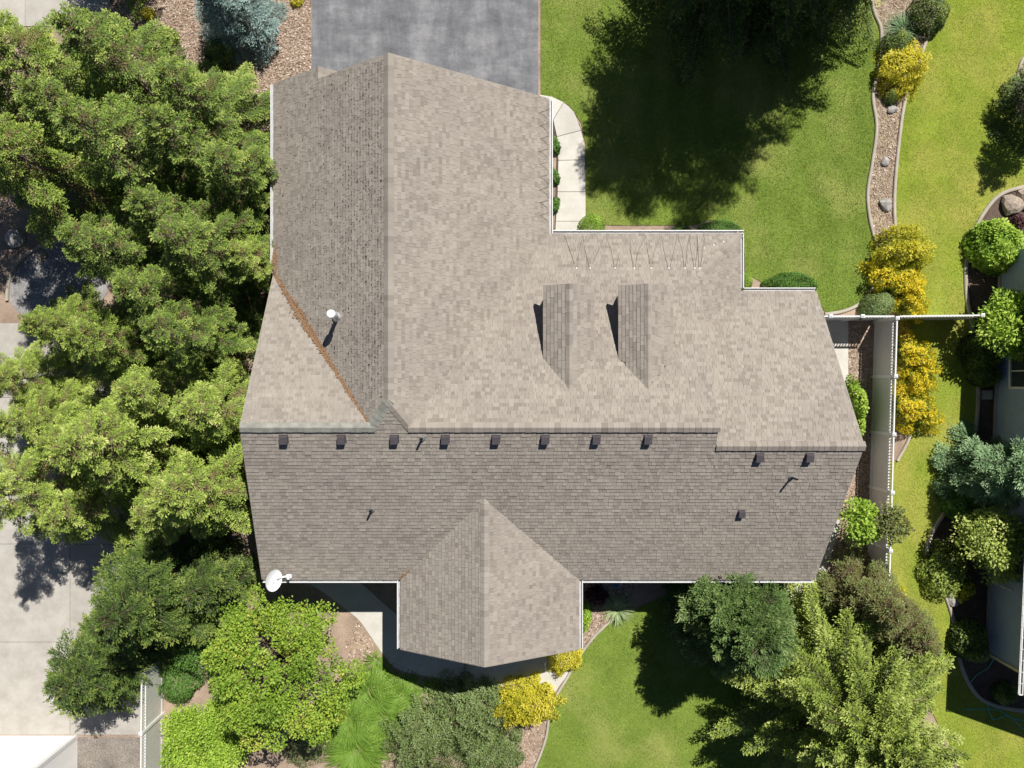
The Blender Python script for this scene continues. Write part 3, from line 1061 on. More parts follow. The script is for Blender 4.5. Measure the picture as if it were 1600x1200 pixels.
tops = [901, 922, 961, 991, 1017, 1045, 1070, 1085, 1093]
gut = [882, 911, 946, 984, 1009, 1033, 1058, 1077, 1089, 1098]
zz = []
for i in range(9):
    zz += [(gut[i], 368), (gut[i] * .45 + tops[i] * .55 + random.uniform(-4, 4), 390), (tops[i] - random.uniform(.5, 1.5), 419), (tops[i] + random.uniform(.5, 1.5), 419), (gut[i + 1] * .4 + tops[i] * .6 + random.uniform(-3, 3), 396)]
zz += [(1097, 392), (1101, 376), (1099, 368)]
cb = cable(frontm, zz).build('heat_cable', M['cable'], roof)
zz = [(858, 170)]
for i, v in enumerate(range(176, 346, 20)):
    zz += [(841 + (i % 3), v + 1), (849, v + 4), (856, v + 11 + (i % 2)), (855, v + 17)]
cable(gr, zz).build('heat_cable', M['cable'], roof)
cm = MB()
for i in range(9):
    cm.box(on(frontm, tops[i], 419) + Vector((0, 0, .03)), (.05, .05, .02))
for u, v in ((1100, 388), (1115, 383), (1130, 378)):
    cm.box(on(frontm, u, v) + Vector((0, 0, .03)), (.05, .05, .02))
cm.build('cable_clip', M['white'], cb) if False else cm.build('cable_clips', M['white'], roof)

# ---- fallen needles in the valley, dark moss on the garage slope
pts = []
ton = []


def litter(a, b, wd, n, size, lift=.03):
    a, b = Vector(a), Vector(b)
    out = []
    d = (b - a).normalized(); s = d.cross(Vector((0, 0, 1))).normalized()
    for i in range(n):
        t = random.random(); w_ = random.gauss(0, 1) * wd * (.35 + .65 * math.sin(math.pi * min(1, t * 1.15 + .02)))
        c = a.lerp(b, t) + s * w_ + Vector((0, 0, lift + abs(w_) * .55 + random.random() * .02))
        ang = random.random() * 6.3
        x = Vector((math.cos(ang), math.sin(ang), random.uniform(-.3, .3))) * size * random.uniform(.6, 1.4)
        y = Vector((-math.sin(ang), math.cos(ang), random.uniform(-.3, .3))) * size * .3
        out.append([c - x - y, c + x - y, c + x + y, c - x + y])
    return out


va = Vector((xGl + .05, 4.3, 3.28)); vb = Vector((v1x, yR, ZR))
q = litter(va, va.lerp(vb, .80), .062, 2000, .042) + litter(va.lerp(vb, .75), va.lerp(vb, .96), .03, 250, .035) + litter(va.lerp(vb, .15), va.lerp(vb, .5), .09, 500, .04)
q += litter(Vector((xGl + .15, 4.2, 3.33)), Vector((xGl + .15, 5.4, 3.33)), .07, 500, .045)
q += litter(Vector((xA - .03, yB + .1, 3.33)), Vector((xA + .6, yB + .75, 3.6)), .04, 160, .04)
me = quad_mesh('needle_litter', np.array([[tuple(p) for p in f] for f in q]), np.random.rand(len(q)), M['needles'])
tag(link('needle_litter', me, roof), kind='stuff')
q = []
wq, uq, nq = gl.frame()
for i in range(1500):
    x = xG - abs(random.gauss(0, 1.6)) - .1 if random.random() < .8 else random.uniform(xGl + .3, xG)
    y = random.uniform(-.5, yGf - .2)
    if x < xGl + .2 or y < 4.32 - (x - xGl) * 1.30 + .15: continue
    slope_d = (xG - x) * math.sqrt(1 + PG ** 2)
    slope_tot = (xG - xGl) * math.sqrt(1 + PG ** 2)
    k = round((slope_tot - slope_d) / EX)     # sits against a course edge
    dd = (slope_tot - k * EX) / math.sqrt(1 + PG ** 2)
    x = xG - dd - .012
    c = gl.pt(x, y) + nq * .022
    a = random.uniform(.012, .03) * (2 if random.random() < .05 else 1); b = random.uniform(.012, .05) * (1.5 if random.random() < .05 else 1)
    q.append([c - uq * a - wq * b * .5, c - uq * a * .4 + wq * b, c + uq * a, c + uq * a * .3 - wq * b])
me = quad_mesh('moss', np.array([[tuple(p) for p in f] for f in q]), np.random.rand(len(q)), M['moss'])
tag(link('moss', me, roof), kind='stuff')

# ================================================================== SATELLITE DISH
dish = empty('satellite_dish', on(rear, 452, 899))
tag(dish, 'white oval satellite dish bolted to the roof corner above the rear gutter', 'dish')
base = Vector(dish.location)
mb = MB(); mb.box((0, 0, .03), (.2, .2, .03)); mb.tube([(0, 0, .03), (-.22, -.02, .16), (-.34, -.02, .42)], .026, 8)
mb.build('mount', M['white'], dish)
nrm = Vector((.88, 0, .47)).normalized()
yy = Vector((0, 1, 0)); zz_ = nrm.cross(yy)
R = Matrix((yy, zz_, nrm)).transposed()
mb = MB()
prof = [(r * .40, -.09 + .09 * (r ** 2)) for r in (.02, .3, .55, .8, .97, 1.0)]
prof2 = prof + [(.41, .004), (.405, -.012)] + [(r * .40, -.102 + .09 * (r ** 2)) for r in (.9, .5, .02)]
mb.lathe(prof2, 32, (-.42, -.06, .52), R)
mb.build('reflector', M['whitecap'], dish, smooth=False)
mb = MB(); mb.tube([(-.30, -.06, .17), (-.02, .0, .22), (.06, .0, .28)], .016, 6); mb.build('arm', M['white'], dish)
mb = MB(); mb.box((.07, .0, .33), (.09, .13, .07)); mb.build('receiver', M['white'], dish)
mb = MB()
for k, (a, b, s1, s2) in enumerate(((-.10, .06, .05, .03), (-.02, .06, .03, .02), (-.15, .055, .03, .025))):
    c = Vector((-.42, -.06, .52)) + yy * a + zz_ * -b + nrm * -.066
    mb.box(c, (s1, s2, .004), rot=R)
mb.build('printed_mark', M['blackplastic'], dish)

# ================================================================== FENCES
def fence_panel(L, height=1.83, lat=.30, mat='vinyl_tan'):
    """meshes of one bay, along +X from 0 to L"""
    pan = MB()
    zb, zt = .08, height - lat - .10
    n = max(1, int(L / .17))
    for i in range(n):                     # tongue and groove boards
        x0 = .06 + (L - .12) * i / n; x1 = .06 + (L - .12) * (i + 1) / n - .006
        pan.box(((x0 + x1) / 2, 0, (zb + zt) / 2), (x1 - x0, .025, zt - zb))
    pan.box((L / 2, 0, (zb + zt) / 2), (L - .12, .012, zt - zb))
    mid = MB(); mid.box((L / 2, 0, zt + .04), (L - .10, .05, .09))
    bot = MB(); bot.box((L / 2, 0, .11), (L - .10, .05, .14))
    top = MB(); top.box((L / 2, 0, height - .035), (L - .10, .055, .07))
    la = MB()
    k = int((L - .12) / .125)
    for i in range(k):
        x = .06 + (L - .12) * (i + .5) / k
        la.box((x, 0, zt + .085 + lat / 2 - .05), (.045, .022, lat - .04))
    return [('board_panel', pan.mesh('board_panel', M[mat])), ('middle_rail', mid.mesh('middle_rail', M['vinyl'])), ('bottom_rail', bot.mesh('bottom_rail', M['vinyl'])),
            ('top_rail', top.mesh('top_rail', M['vinyl'])), ('lattice', la.mesh('lattice', M['vinyl']))]


pm = MB(); pm.box((0, 0, .93), (.127, .127, 1.86)); POST = pm.mesh('post', M['vinyl'])
pm = MB(); pm.box((0, 0, 1.87), (.15, .15, .02)); pm.add([(-.07, -.07, 1.88), (.07, -.07, 1.88), (.07, .07, 1.88), (-.07, .07, 1.88), (0, 0, 1.93)], [(0, 1, 4), (1, 2, 4), (2, 3, 4), (3, 0, 4)])
CAP = pm.mesh('post_cap', M['whitecap'])
BAYS = {}


def fence(a, b, bay, label, first_post=True, last_post=True):
    a, b = Vector((a[0], a[1], 0)), Vector((b[0], b[1], 0))
    d = b - a; L = d.length; n = max(1, round(L / bay)); bl_ = L / n
    root = empty('vinyl_fence', a, math.atan2(d.y, d.x))
    tag(root, label, 'fence')
    k = round(bl_, 3)
    if k not in BAYS: BAYS[k] = fence_panel(bl_)
    for i in range(n):
        for nm, me in BAYS[k]:
            link(nm, me, root, (i * bl_, 0, 0))
    for i in range(n + 1):
        if (i == 0 and not first_post) or (i == n and not last_post): continue
        p_ = link('post', POST, root, (i * bl_, 0, 0))
        link('post_cap', CAP, p_)
    return root


fx0 = W(1402, 497, 1.83); fx1 = W(1389, 945, 1.83)
fdir = (fx1 - fx0)
fend = fx0 + fdir * 1.42
fence(fx0.xy, fend.xy, 2.44, 'long white vinyl fence with picket top beside the house, running down the photo')
fe0 = W(1403, 494, 1.83); fe1 = W(1535, 492.5, 1.83)
fence((fx0.x + .066, fe0.y), (fe1.x, fe1.y + .0), 2.44, 'short white vinyl fence between the golden shrubs and the neighbour\'s lime bush', first_post=False)
# gate towards the house
gx0 = W(1284, 495, 1.83); gx1 = Vector((fx0.x - .066, fe0.y, 0))
gate = empty('vinyl_gate', (gx0.x, gx1.y, 0), 0)
tag(gate, 'white vinyl gate with black latch between house corner and fence', 'gate')
Lg = gx1.x - gx0.x
for nm, me in fence_panel(Lg, mat='vinyl'):
    link(nm, me, gate)
for fx in (.12, .55):
    p_ = link('post', POST, gate, (Lg * fx, 0, 0)); link('post_cap', CAP, p_)
for fx, s in ((.03, .10), (.57, .16)):
    mb = MB(); mb.box((Lg * fx + .12, -.045, 1.25), (s, .05, .09)); mb.tube([(Lg * fx + .1, -.05, 1.2), (Lg * fx + .1, -.11, 1.28), (Lg * fx + .2, -.05, 1.3)], .012, 6)
    mb.build('latch', M['blackplastic'], gate)
wf0 = W(221, 1055, 1.83); wf1 = W(219, 1330, 1.83)
fence(wf0.xy, wf1.xy, 2.44, 'white vinyl fence between concrete pad and the shrubs at the bottom edge')

# ================================================================== NEIGHBOUR'S HOUSE (right edge)
nb = empty('neighbour_house', W(1575, 700))
tag(nb, 'blue-grey neighbouring house with white window at the right edge of the photo', 'house')
o0 = Vector(nb.location)
wa = W(1563, 398) - o0; wb = W(1542, 1020) - o0
zt = 3.0
nw = MB()
for k in range(24):                       # lap boards
    z0 = k * .125; z1 = z0 + .128
    nw.add([wa + Vector((-.022, 0, z0)), wb + Vector((-.022, 0, z0)), wb + Vector((-.006, 0, z1)), wa + Vector((-.006, 0, z1)), wa + Vector((0, 0, z0)), wb + Vector((0, 0, z0))], [(0, 1, 2, 3), (0, 4, 5, 1)])
nw.add([wa, wb, wb + Vector((0, 0, zt)), wa + Vector((0, 0, zt))], [(0, 1, 2, 3)])
nw.add([wb, wb + Vector((9, 0, 0)), wb + Vector((9, 0, zt)), wb + Vector((0, 0, zt))], [(0, 1, 2, 3)])
nw.add([wa, wa + Vector((9, 0, 0)), wa + Vector((9, 0, zt)), wa + Vector((0, 0, zt))], [(0, 1, 2, 3)])
nw.build('wall', M['bluewall'], nb)
mb = MB(); mb.box(wb + Vector((-.01, -.0, zt / 2)), (.12, .12, zt)); mb.build('corner_trim', M['cream'], nb)
mb = MB(); mb.box((wa + wb) / 2 + Vector((-.05, 0, .08)), (.06, (wa - wb).length, .16), rot=Matrix.Rotation(math.atan2((wa - wb).y, (wa - wb).x) - math.pi / 2, 3, 'Z')); mb.build('footing', M['concrete'], nb)
# roof with overhang
xe = W(1596, 0, 2.95).x - o0.x; ye0 = W(0, 1085, 2.95).y - o0.y; ye1 = wa.y + .6
dx = (wa.x - wb.x)
rf = MB()
A, B = Vector((xe, ye0, 3.0)), Vector((xe + 1.5 * dx, ye1, 3.0))
rf.add([A, B, B + Vector((6, 0, 2.7)), A + Vector((6, 0, 2.7))], [(3, 2, 1, 0)])
rf.add([A + Vector((0, 0, -.15)), B + Vector((0, 0, -.15)), B + Vector((1, 0, -.15)), A + Vector((1, 0, -.15))], [(0, 1, 2, 3)])
rf.add([A + Vector((0, 0, -.15)), A, A + Vector((6, 0, 2.7)), A + Vector((6, 0, 2.4))], [(0, 1, 2, 3)])
nroof = rf.build('roof', M['brownroof'], nb)
gt = MB()
for off in (0, .125):
    gt.tube([A + Vector((-off, 0, .0)), B + Vector((-off, 0, .0))], .022, 6)
gt.box((A + B) / 2 + Vector((-.065, 0, -.07)), (.12, (A - B).length, .02), rot=Matrix.Rotation(math.atan2((B - A).y, (B - A).x) - math.pi / 2, 3, 'Z'))
gt.tube([A + Vector((.02, 0, 0)), A + Vector((-.13, 0, 0))], .022, 6)
for k in range(1, 30):
    c = A.lerp(B, k * .45 / (B - A).length) if k * .45 < (B - A).length else None
    if c: gt.box(c + Vector((-.065, 0, .01)), (.13, .02, .01))
gt.build('gutter', M['white'], nroof)
# window: frame, bars and panes
wy0 = W(0, 553, 1.4).y - o0.y; wy1 = W(0, 606, 1.4).y - o0.y
def wallx(y): return wa.x + (wb.x - wa.x) * (y - wa.y) / (wb.y - wa.y)
wx = wallx((wy0 + wy1) / 2) - .05
wz0, wz1 = .95, 2.2
mb = MB()
for y in (wy0, wy1): mb.box((wx, y, (wz0 + wz1) / 2), (.08, .09, wz1 - wz0 + .09))
for z in (wz0, wz1): mb.box((wx - .004, (wy0 + wy1) / 2, z), (.09, wy0 - wy1 + .08, .09))
win = mb.build('window', M['white'], nb)
mb = MB(); mb.box((wx, (wy0 + wy1) / 2, (wz0 + wz1) / 2), (.05, .05, wz1 - wz0)); mb.build('mullion', M['white'], win)
ym = (wy0 + wy1) / 2
for ya, yb_ in ((wy0 - .045, ym + .025), (ym - .025, wy1 + .045)):
    mb = MB(); mb.box((wx + .01, (ya + yb_) / 2, (wz0 + wz1) / 2), (.012, ya - yb_, wz1 - wz0 - .09)); mb.build('pane', M['glass'], win)
# downspout against the wall
ds = W(1536, 907) - o0
mb = MB(); xd = wallx(ds.y) - .08
mb.tube([(xd, ds.y, .25), (xd, ds.y, 1.55)], .028, 8); mb.tube([(xd, ds.y, 1.0), (xd, ds.y, 1.12)], .045, 8)
mb.build('pipe', M['vinyl'], nb)

# ================================================================== WHITE OUTBUILDING (bottom-left corner)
ob = empty('white_outbuilding', W(120, 1150))
tag(ob, 'white outbuilding with lap siding at the bottom-left corner of the photo', 'outbuilding')
bh = 3.1
BD = MB(); ex = .125
BD.add([(0, 0, 0), (7, 0, 0), (7, 0, ex + .004), (0, 0, ex + .004), (0, -.022, 0), (7, -.022, 0), (7, -.004, ex + .004), (0, -.004, ex + .004)], [(4, 5, 6, 7), (0, 1, 5, 4), (2, 3, 7, 6)])
BM_ = BD.mesh('siding_board', M['whitesiding'])
for k in range(25):
    o = link('siding_board', BM_, ob, (-.1, 0, k * ex), math.pi)       # north face, faces up the photo
    o = link('siding_board', BM_, ob, (0, -7.1, k * ex), math.pi / 2)  # east face
mb = MB(); mb.box((-3.53, -3.53, bh / 2), (7.0, 7.0, bh)); mb.build('wall', M['whitesiding'], ob)
mb = MB(); mb.box((-.045, -.03, bh / 2), (.16, .16, bh)); mb.build('corner_trim', M['vinyl'], ob)
mb = MB(); mb.add([(.08, .08, bh + .01), (.08, -7.4, bh + .01), (-3.5, -7.4, bh + 1.4), (-3.5, .08, bh + 1.4), (-7.4, -7.4, bh), (-7.4, .08, bh)], [(0, 3, 2, 1), (3, 5, 4, 2)])
mb.add([(.0, .04, bh), (-3.5, .04, bh + 1.3), (-7, .04, bh)], [(0, 1, 2)]); mb.build('roof', M['brownroof'], ob)

# ================================================================== PLANTS
def nrmz(a): return a / (np.linalg.norm(a, axis=-1, keepdims=True) + 1e-9)


def blades(P0, D, N, L, Wd, fold=.25):
    """folded leaf quads: base, side, tip, side"""
    D = nrmz(D); S = nrmz(np.cross(D, N)); N2 = np.cross(S, D)
    L = L[:, None]; Wd = Wd[:, None]
    mid = P0 + D * L * .5
    a = mid + S * Wd * .5 + N2 * Wd * fold
    b = mid - S * Wd * .5 + N2 * Wd * fold
    return np.stack([P0, a, P0 + D * L, b], axis=1)


def conifer_mesh(name, mat, h, R, seed, spacing=.62, per=6, width=.42, bl=(.085, .155), bw=.04, droop=.32, lift=.35, z0=.5, power=.85, twig=.105, open_=1.0, step=.032, lvar=(.6, 1.2), s0=.3, thickz=.028):
    r = np.random.default_rng(seed)
    Vs, Ts = [], []
    limbs = MB()
    z = z0
    while z < h - .25:
        f = 1 - z / h
        n = max(4, int(per * (.75 + .25 * f) + r.random()))
        a0 = r.random() * 6.3
        for i in range(n):
            if r.random() > open_: continue
            az = a0 + 6.283 * i / n + r.normal(0, .22)
            L = R * f ** power * r.uniform(*lvar) + .18
            btone = r.normal(0, .10)
            zb = z + r.normal(0, spacing * .25)
            el = lift * (1 - f) + (-.08) * f + r.normal(0, .09)
            ax = np.array([math.cos(az), math.sin(az), 0.]); lt = np.array([-math.sin(az), math.cos(az), 0.])
            dr = droop * r.uniform(.6, 1.3)
            def axis(s):
                s = np.asarray(s)
                return ax[None] * (L * s * math.cos(el))[:, None] + np.array([0, 0, 1.])[None] * (zb + L * (math.sin(el) * s - dr * s ** 2 + dr * .35 * s ** 4))[:, None]
            ss = np.linspace(0, 1, 5)
            limbs.tube([tuple(p) for p in axis(ss)], [.008 + .006 * L * (1 - s * .9) for s in ss], 4, cap=False)
            nt = max(5, int(L / twig))
            s = np.linspace(s0, 1.0, nt)
            base = axis(s)
            wmul = width * r.uniform(.8, 1.2)
            for side in (-1, 1):
                tl = wmul * L * np.sin(np.pi * ((s - s0) / (1 - s0)) ** .8 * .80 + .42) * r.uniform(.75, 1.2, nt) * np.clip(1.25 - L * .12, .75, 1.2) + .08
                ang = np.radians(58 - 30 * s + r.normal(0, 7, nt))
                d = ax[None] * np.cos(ang)[:, None] + side * lt[None] * np.sin(ang)[:, None]
                d[:, 2] += el - dr * s * 1.1 + r.normal(0, .08, nt)
                m = np.maximum(2, (tl / step).astype(int))
                idx = np.repeat(np.arange(nt), m)
                k = np.concatenate([np.arange(c) for c in m])
                t = (k + r.random(len(k))) / m[idx]
                pos = base[idx] + d[idx] * (tl[idx] * t)[:, None]
                pos[:, 2] -= .34 * (tl[idx] * t) ** 1.5
                alt = np.where(k % 2 == 0, 1., -1.)
                perp = np.cross(d[idx], np.array([0, 0, 1.])[None])
                dd = d[idx] * .8 + perp * (alt * r.uniform(.3, .9, len(k)))[:, None] + r.normal(0, .18, (len(k), 3))
                dd[:, 2] += r.uniform(-.05, .3, len(k))
                nn = np.array([0, 0, 1.])[None] + r.normal(0, .26, (len(k), 3)) + d[idx] * .25
                pos[:, 2] += r.normal(0, thickz, len(k))
                ll = r.uniform(bl[0], bl[1], len(k)); ww = bw * r.uniform(.75, 1.35, len(k))
                Vs.append(blades(pos, dd, nn, ll, ww))
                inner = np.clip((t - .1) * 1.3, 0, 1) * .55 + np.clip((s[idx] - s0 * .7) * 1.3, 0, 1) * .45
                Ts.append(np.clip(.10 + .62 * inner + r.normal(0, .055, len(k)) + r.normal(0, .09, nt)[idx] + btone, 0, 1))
        z += spacing * (.30 + .70 * f)
    # leader
    n = 420
    zz = r.uniform(h - 1.2, h, n); az = r.uniform(0, 6.3, n)
    pos = np.stack([.03 * np.cos(az), .03 * np.sin(az), zz], 1)
    dd = np.stack([np.cos(az), np.sin(az), r.uniform(.3, 1.2, n)], 1)
    Vs.append(blades(pos, dd, r.normal(0, 1, (n, 3)), r.uniform(bl[0], bl[1], n), np.full(n, bw)))
    Ts.append(r.uniform(.5, .9, n))
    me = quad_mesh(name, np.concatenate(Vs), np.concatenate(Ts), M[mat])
    limbs.tube([(0, 0, 0), (.02, 0, h * .35), (0, .02, h * .75), (0, 0, h - .1)], [.05 + .014 * h, .04 + .008 * h, .018 + .002 * h, .006], 9)
    return me, limbs.mesh(name + '_trunk', M['greybark'])


def broadleaf_mesh(name, mat, rx, ry, zc, rz, seed, clumps=90, per=230, leaf=(.085, .14), trunk_h=1.2, clump_r=(.32, .6), bark='bark', aspect=.75, updir=.8):
    r = np.random.default_rng(seed)
    Vs, Ts = [], []
    limbs = MB()
    limbs.tube([(0, 0, 0), (.03, .02, trunk_h * .6), (0, 0, zc)], [.13, .10, .06], 8)
    for i in range(clumps):
        d = r.normal(0, 1, 3); d /= np.linalg.norm(d); d[2] = d[2] if d[2] > -.35 else -d[2] * .6
        rr = r.uniform(.45, 1.0) ** .6
        c = np.array([d[0] * rx * rr, d[1] * ry * rr, zc + d[2] * rz * rr])
        cr = r.uniform(*clump_r)
        j = c * .45; j[2] = zc * .75 + c[2] * .1
        limbs.tube([(0, 0, max(.3, zc * .5)), tuple(j), tuple(c)], [.045, .03, .01], 4, cap=False)
        n = int(per * (cr / .45) ** 2)
        e = nrmz(r.normal(0, 1, (n, 3))); e[:, 2] = np.where(e[:, 2] < -.3, -e[:, 2], e[:, 2])
        rad = cr * r.uniform(.55, 1.05, n)
        pos = c[None] + e * rad[:, None] * np.array([1.15, 1.15, .75])[None]
        dd = e + r.normal(0, .7, (n, 3)); dd[:, 2] -= .25
        nn = np.array([0, 0, updir])[None] + e * .4 + r.normal(0, .45, (n, 3))
        ll = r.uniform(leaf[0], leaf[1], n)
        Vs.append(blades(pos, dd, nn, ll, ll * aspect, .12))
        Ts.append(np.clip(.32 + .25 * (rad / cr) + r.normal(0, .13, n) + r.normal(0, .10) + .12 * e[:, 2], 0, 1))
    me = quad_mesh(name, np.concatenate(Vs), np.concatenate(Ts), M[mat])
    return me, limbs.mesh(name + '_trunk', M[bark])


def dome_mesh(name, mat, rx, ry, h, seed, n=5000, leaf=(.05, .09), aspect=.5, lump=.16, spiky=.4, freq=4, flat_top=1.0, tone=(.35, .16)):
    """shrub: leaves on and just under a lumpy dome"""
    r = np.random.default_rng(seed)
    e = nrmz(r.normal(0, 1, (n, 3))); e[:, 2] = np.abs(e[:, 2]) ** flat_top
    e = nrmz(e)
    ph = r.uniform(0, 6.3, (6, 3)); kk = r.normal(0, freq, (6, 3))
    bumpy = sum(np.sin((e * kk[i]).sum(1) + ph[i, 0]) for i in range(6)) / 6 * 1.6
    rad = (1 + lump * bumpy) * (1 - .28 * r.random(n) ** 2.2)
    pos = e * rad[:, None] * np.array([rx, ry, h])[None]
    pos[:, 2] = np.maximum(pos[:, 2], .02)
    tg = np.cross(e, r.normal(0, 1, (n, 3))); dd = nrmz(tg) + e * (.15 + .35 * spiky) + r.normal(0, .2, (n, 3))
    nn = e + r.normal(0, .38, (n, 3)) + np.array([0, 0, .3])[None]
    ll = r.uniform(leaf[0], leaf[1], n)
    V = blades(pos, dd, nn, ll, ll * aspect, .15)
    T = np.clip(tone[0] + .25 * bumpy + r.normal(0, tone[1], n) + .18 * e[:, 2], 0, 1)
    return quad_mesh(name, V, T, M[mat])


def tuft_mesh(name, mat, n, L, wd, seed, spread=.18, arch=1.0, up=(.5, 1.5), segs=4):
    r = np.random.default_rng(seed)
    az = r.uniform(0, 6.283, n); l = L * r.uniform(.6, 1.1, n); u0 = r.uniform(up[0], up[1], n)
    rr = spread * np.sqrt(r.random(n))
    P = np.stack([rr * np.cos(az), rr * np.sin(az), np.zeros(n)], 1)
    d0 = np.stack([np.cos(az), np.sin(az), u0], 1); d0 = nrmz(d0)
    S = np.stack([-np.sin(az), np.cos(az), np.zeros(n)], 1)
    V, T = [], []
    t0 = r.uniform(0, 1, n)
    prev = P; w0 = np.full(n, wd)
    for s in range(segs):
        f = (s + 1) / segs
        dd = d0.copy(); dd[:, 2] -= arch * f * 1.3
        nx = prev + nrmz(dd) * (l / segs)[:, None]
        nx[:, 2] = np.maximum(nx[:, 2], .03)
        w1 = wd * (1 - f ** 2 * .95) * np.ones(n)
        V.append(np.stack([prev - S * w0[:, None] / 2, prev + S * w0[:, None] / 2, nx + S * w1[:, None] / 2, nx - S * w1[:, None] / 2], 1))
        T.append(np.clip(.3 + .5 * f * .6 + .3 * (t0 - .5), 0, 1))
        prev, w0 = nx, w1
    return quad_mesh(name, np.concatenate(V), np.concatenate(T), M[mat])


def tree(name, meshes, u, v, zm, label, cat='tree', group=None, rz=None, s=1.0, sz=None, base=None):
    p = base or W(u, v, zm)
    root = empty(name, (p.x, p.y, 0), random.random() * 6.28 if rz is None else rz)
    tag(root, label, cat, group)
    sc = (s, s, sz or s)
    link('crown', meshes[0], root, sc=sc)
    link('trunk', meshes[1], root, sc=sc)
    return root


def plant(name, me, u, v, zm, label, cat='shrub', group=None, rz=None, s=1.0):
    p = W(u, v, zm)
    o = link(name, me, None, (p.x, p.y, .01), random.random() * 6.28 if rz is None else rz, s)
    return tag(o, label, cat, group)


# ---- the conifers on the left
FA = conifer_mesh('fir_a', 'fir', 9.0, 3.2, 11, spacing=.78, per=7, width=.23, droop=.30, lvar=(.5, 1.25))
FB = conifer_mesh('fir_b', 'fir', 7.8, 3.0, 12, spacing=.72, per=7, width=.25, droop=.28, lvar=(.5, 1.25))
FC = conifer_mesh('fir_c', 'fir', 10.0, 3.4, 13, spacing=.82, per=7, width=.23, droop=.32, lvar=(.5, 1.25))
FD = conifer_mesh('dark_fir', 'darkfir', 14.0, 4.5, 14, spacing=.75, per=8, width=.30, droop=.34, power=.7, step=.07, twig=.12, bw=.05, bl=(.12, .2), s0=.15)
GL = 'tall conifers left of the house'
left = [
    (FA, 60, 110, 4, .95, 'bright conifer at the top-left corner below the pale concrete path'),
    (FB, 190, 105, 4, 1.0, 'bright conifer second from the top-left corner, near the bark bed'),
    (FB, 315, 165, 4, .92, 'conifer beside the bark bed, nearest to the blue spruce'),
    (FC, 75, 265, 4, .95, 'conifer at the left edge above the curved gravel kerb'),
    (FA, 225, 250, 4, 1.0, 'conifer in the middle of the upper left grove'),
    (FB, 375, 275, 4, .85, 'conifer brushing the garage gutter halfway down'),
    (FB, 60, 505, 4, .62, 'small conifer at the left edge below the curved gravel kerb'),
    (FA, 195, 395, 4, .86, 'conifer between the curved gravel kerb and the white flue'),
    (FC, 330, 395, 4, .80, 'conifer beside the lower end of the garage gutter'),
    (FB, 160, 530, 4, .80, 'conifer standing over the upper corner of the concrete pad'),
    (FA, 300, 520, 4, .82, 'conifer next to the left end of the front roof slope'),
    (FB, 335, 640, 4, .86, 'light green conifer nearest to the left end of the main ridge'),
    (FA, 195, 690, 4, .92, 'light green conifer in the middle of the lower left grove'),
    (FC, 45, 765, 4, .82, 'light green conifer standing over the concrete pad at the left edge'),
    (FB, 320, 760, 4, .95, 'light green conifer beside the lower left roof edge'),
]
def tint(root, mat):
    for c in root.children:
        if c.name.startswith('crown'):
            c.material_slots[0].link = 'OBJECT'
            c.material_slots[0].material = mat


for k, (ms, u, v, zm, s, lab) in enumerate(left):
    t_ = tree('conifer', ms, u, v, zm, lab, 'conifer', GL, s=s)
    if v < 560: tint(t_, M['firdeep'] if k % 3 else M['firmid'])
FE = conifer_mesh('shade_fir', 'darkfir', 6.8, 2.9, 15, spacing=.6, width=.45)
tree('conifer', FE, 240, 930, 3, 'dark conifer below the grove, left of the bright maple', 'conifer', s=1.0)
tree('conifer', conifer_mesh('reaching_fir', 'darkfir', 5.0, 2.5, 16, spacing=.6, width=.5), 150, 1045, 2.5, 'dark conifer reaching over the concrete pad towards the white outbuilding', 'conifer', s=1.0)

tree('conifer', conifer_mesh('under_fir', 'darkfir', 4.2, 1.9, 28, spacing=.5, per=7, width=.26), 335, 905, 1.6, 'dark low conifer squeezed between the lower left roof edge and the maple', 'conifer')
US = dome_mesh('under_shrub', 'green', 1.1, 1.2, 1.1, 29, 5200, (.07, .13), .5, .3, .8, 5)
plant('dark_shrub', US, 302, 1015, .6, 'dark green shrub between the maple and the dark conifer')
plant('dark_shrub', US, 275, 1075, .5, 'dark green shrub at the upper end of the bottom fence', s=.7)

# ---- other trees
gt_ = 'dark conifers at the top edge'
tree('conifer', FD, 0, 0, 0, 'dark conifer at the top edge nearest to the driveway, shading the entry walk', 'conifer', gt_, base=W(1092, -15), s=.92)
tree('conifer', FD, 0, 0, 0, 'middle one of the dark conifers at the top edge', 'conifer', gt_, base=W(1175, -30), s=.92, sz=1.08)
tree('conifer', FD, 0, 0, 0, 'dark conifer at the top edge nearest to the left kerb', 'conifer', gt_, base=W(1272, -22), s=.74, sz=1.2)
tree('conifer', FA, 0, 0, 0, 'conifer just beyond the top edge shading the pale concrete path', 'conifer', base=W(215, -75), s=.9)
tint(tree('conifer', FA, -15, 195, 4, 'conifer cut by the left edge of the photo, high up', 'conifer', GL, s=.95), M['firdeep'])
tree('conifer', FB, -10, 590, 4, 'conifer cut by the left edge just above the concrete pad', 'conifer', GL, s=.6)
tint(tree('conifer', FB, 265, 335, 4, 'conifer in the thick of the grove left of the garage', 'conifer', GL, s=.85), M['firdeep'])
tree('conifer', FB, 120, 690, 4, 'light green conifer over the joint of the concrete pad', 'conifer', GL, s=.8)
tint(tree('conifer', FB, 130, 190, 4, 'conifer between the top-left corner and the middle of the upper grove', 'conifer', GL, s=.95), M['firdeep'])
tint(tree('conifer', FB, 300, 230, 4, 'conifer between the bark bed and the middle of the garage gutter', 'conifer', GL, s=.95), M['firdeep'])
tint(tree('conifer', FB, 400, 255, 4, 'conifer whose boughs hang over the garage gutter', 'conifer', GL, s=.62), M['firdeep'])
tint(tree('conifer', FB, 245, 460, 4, 'conifer in the middle of the grove level with the white flue', 'conifer', GL, s=.85), M['firdeep'])
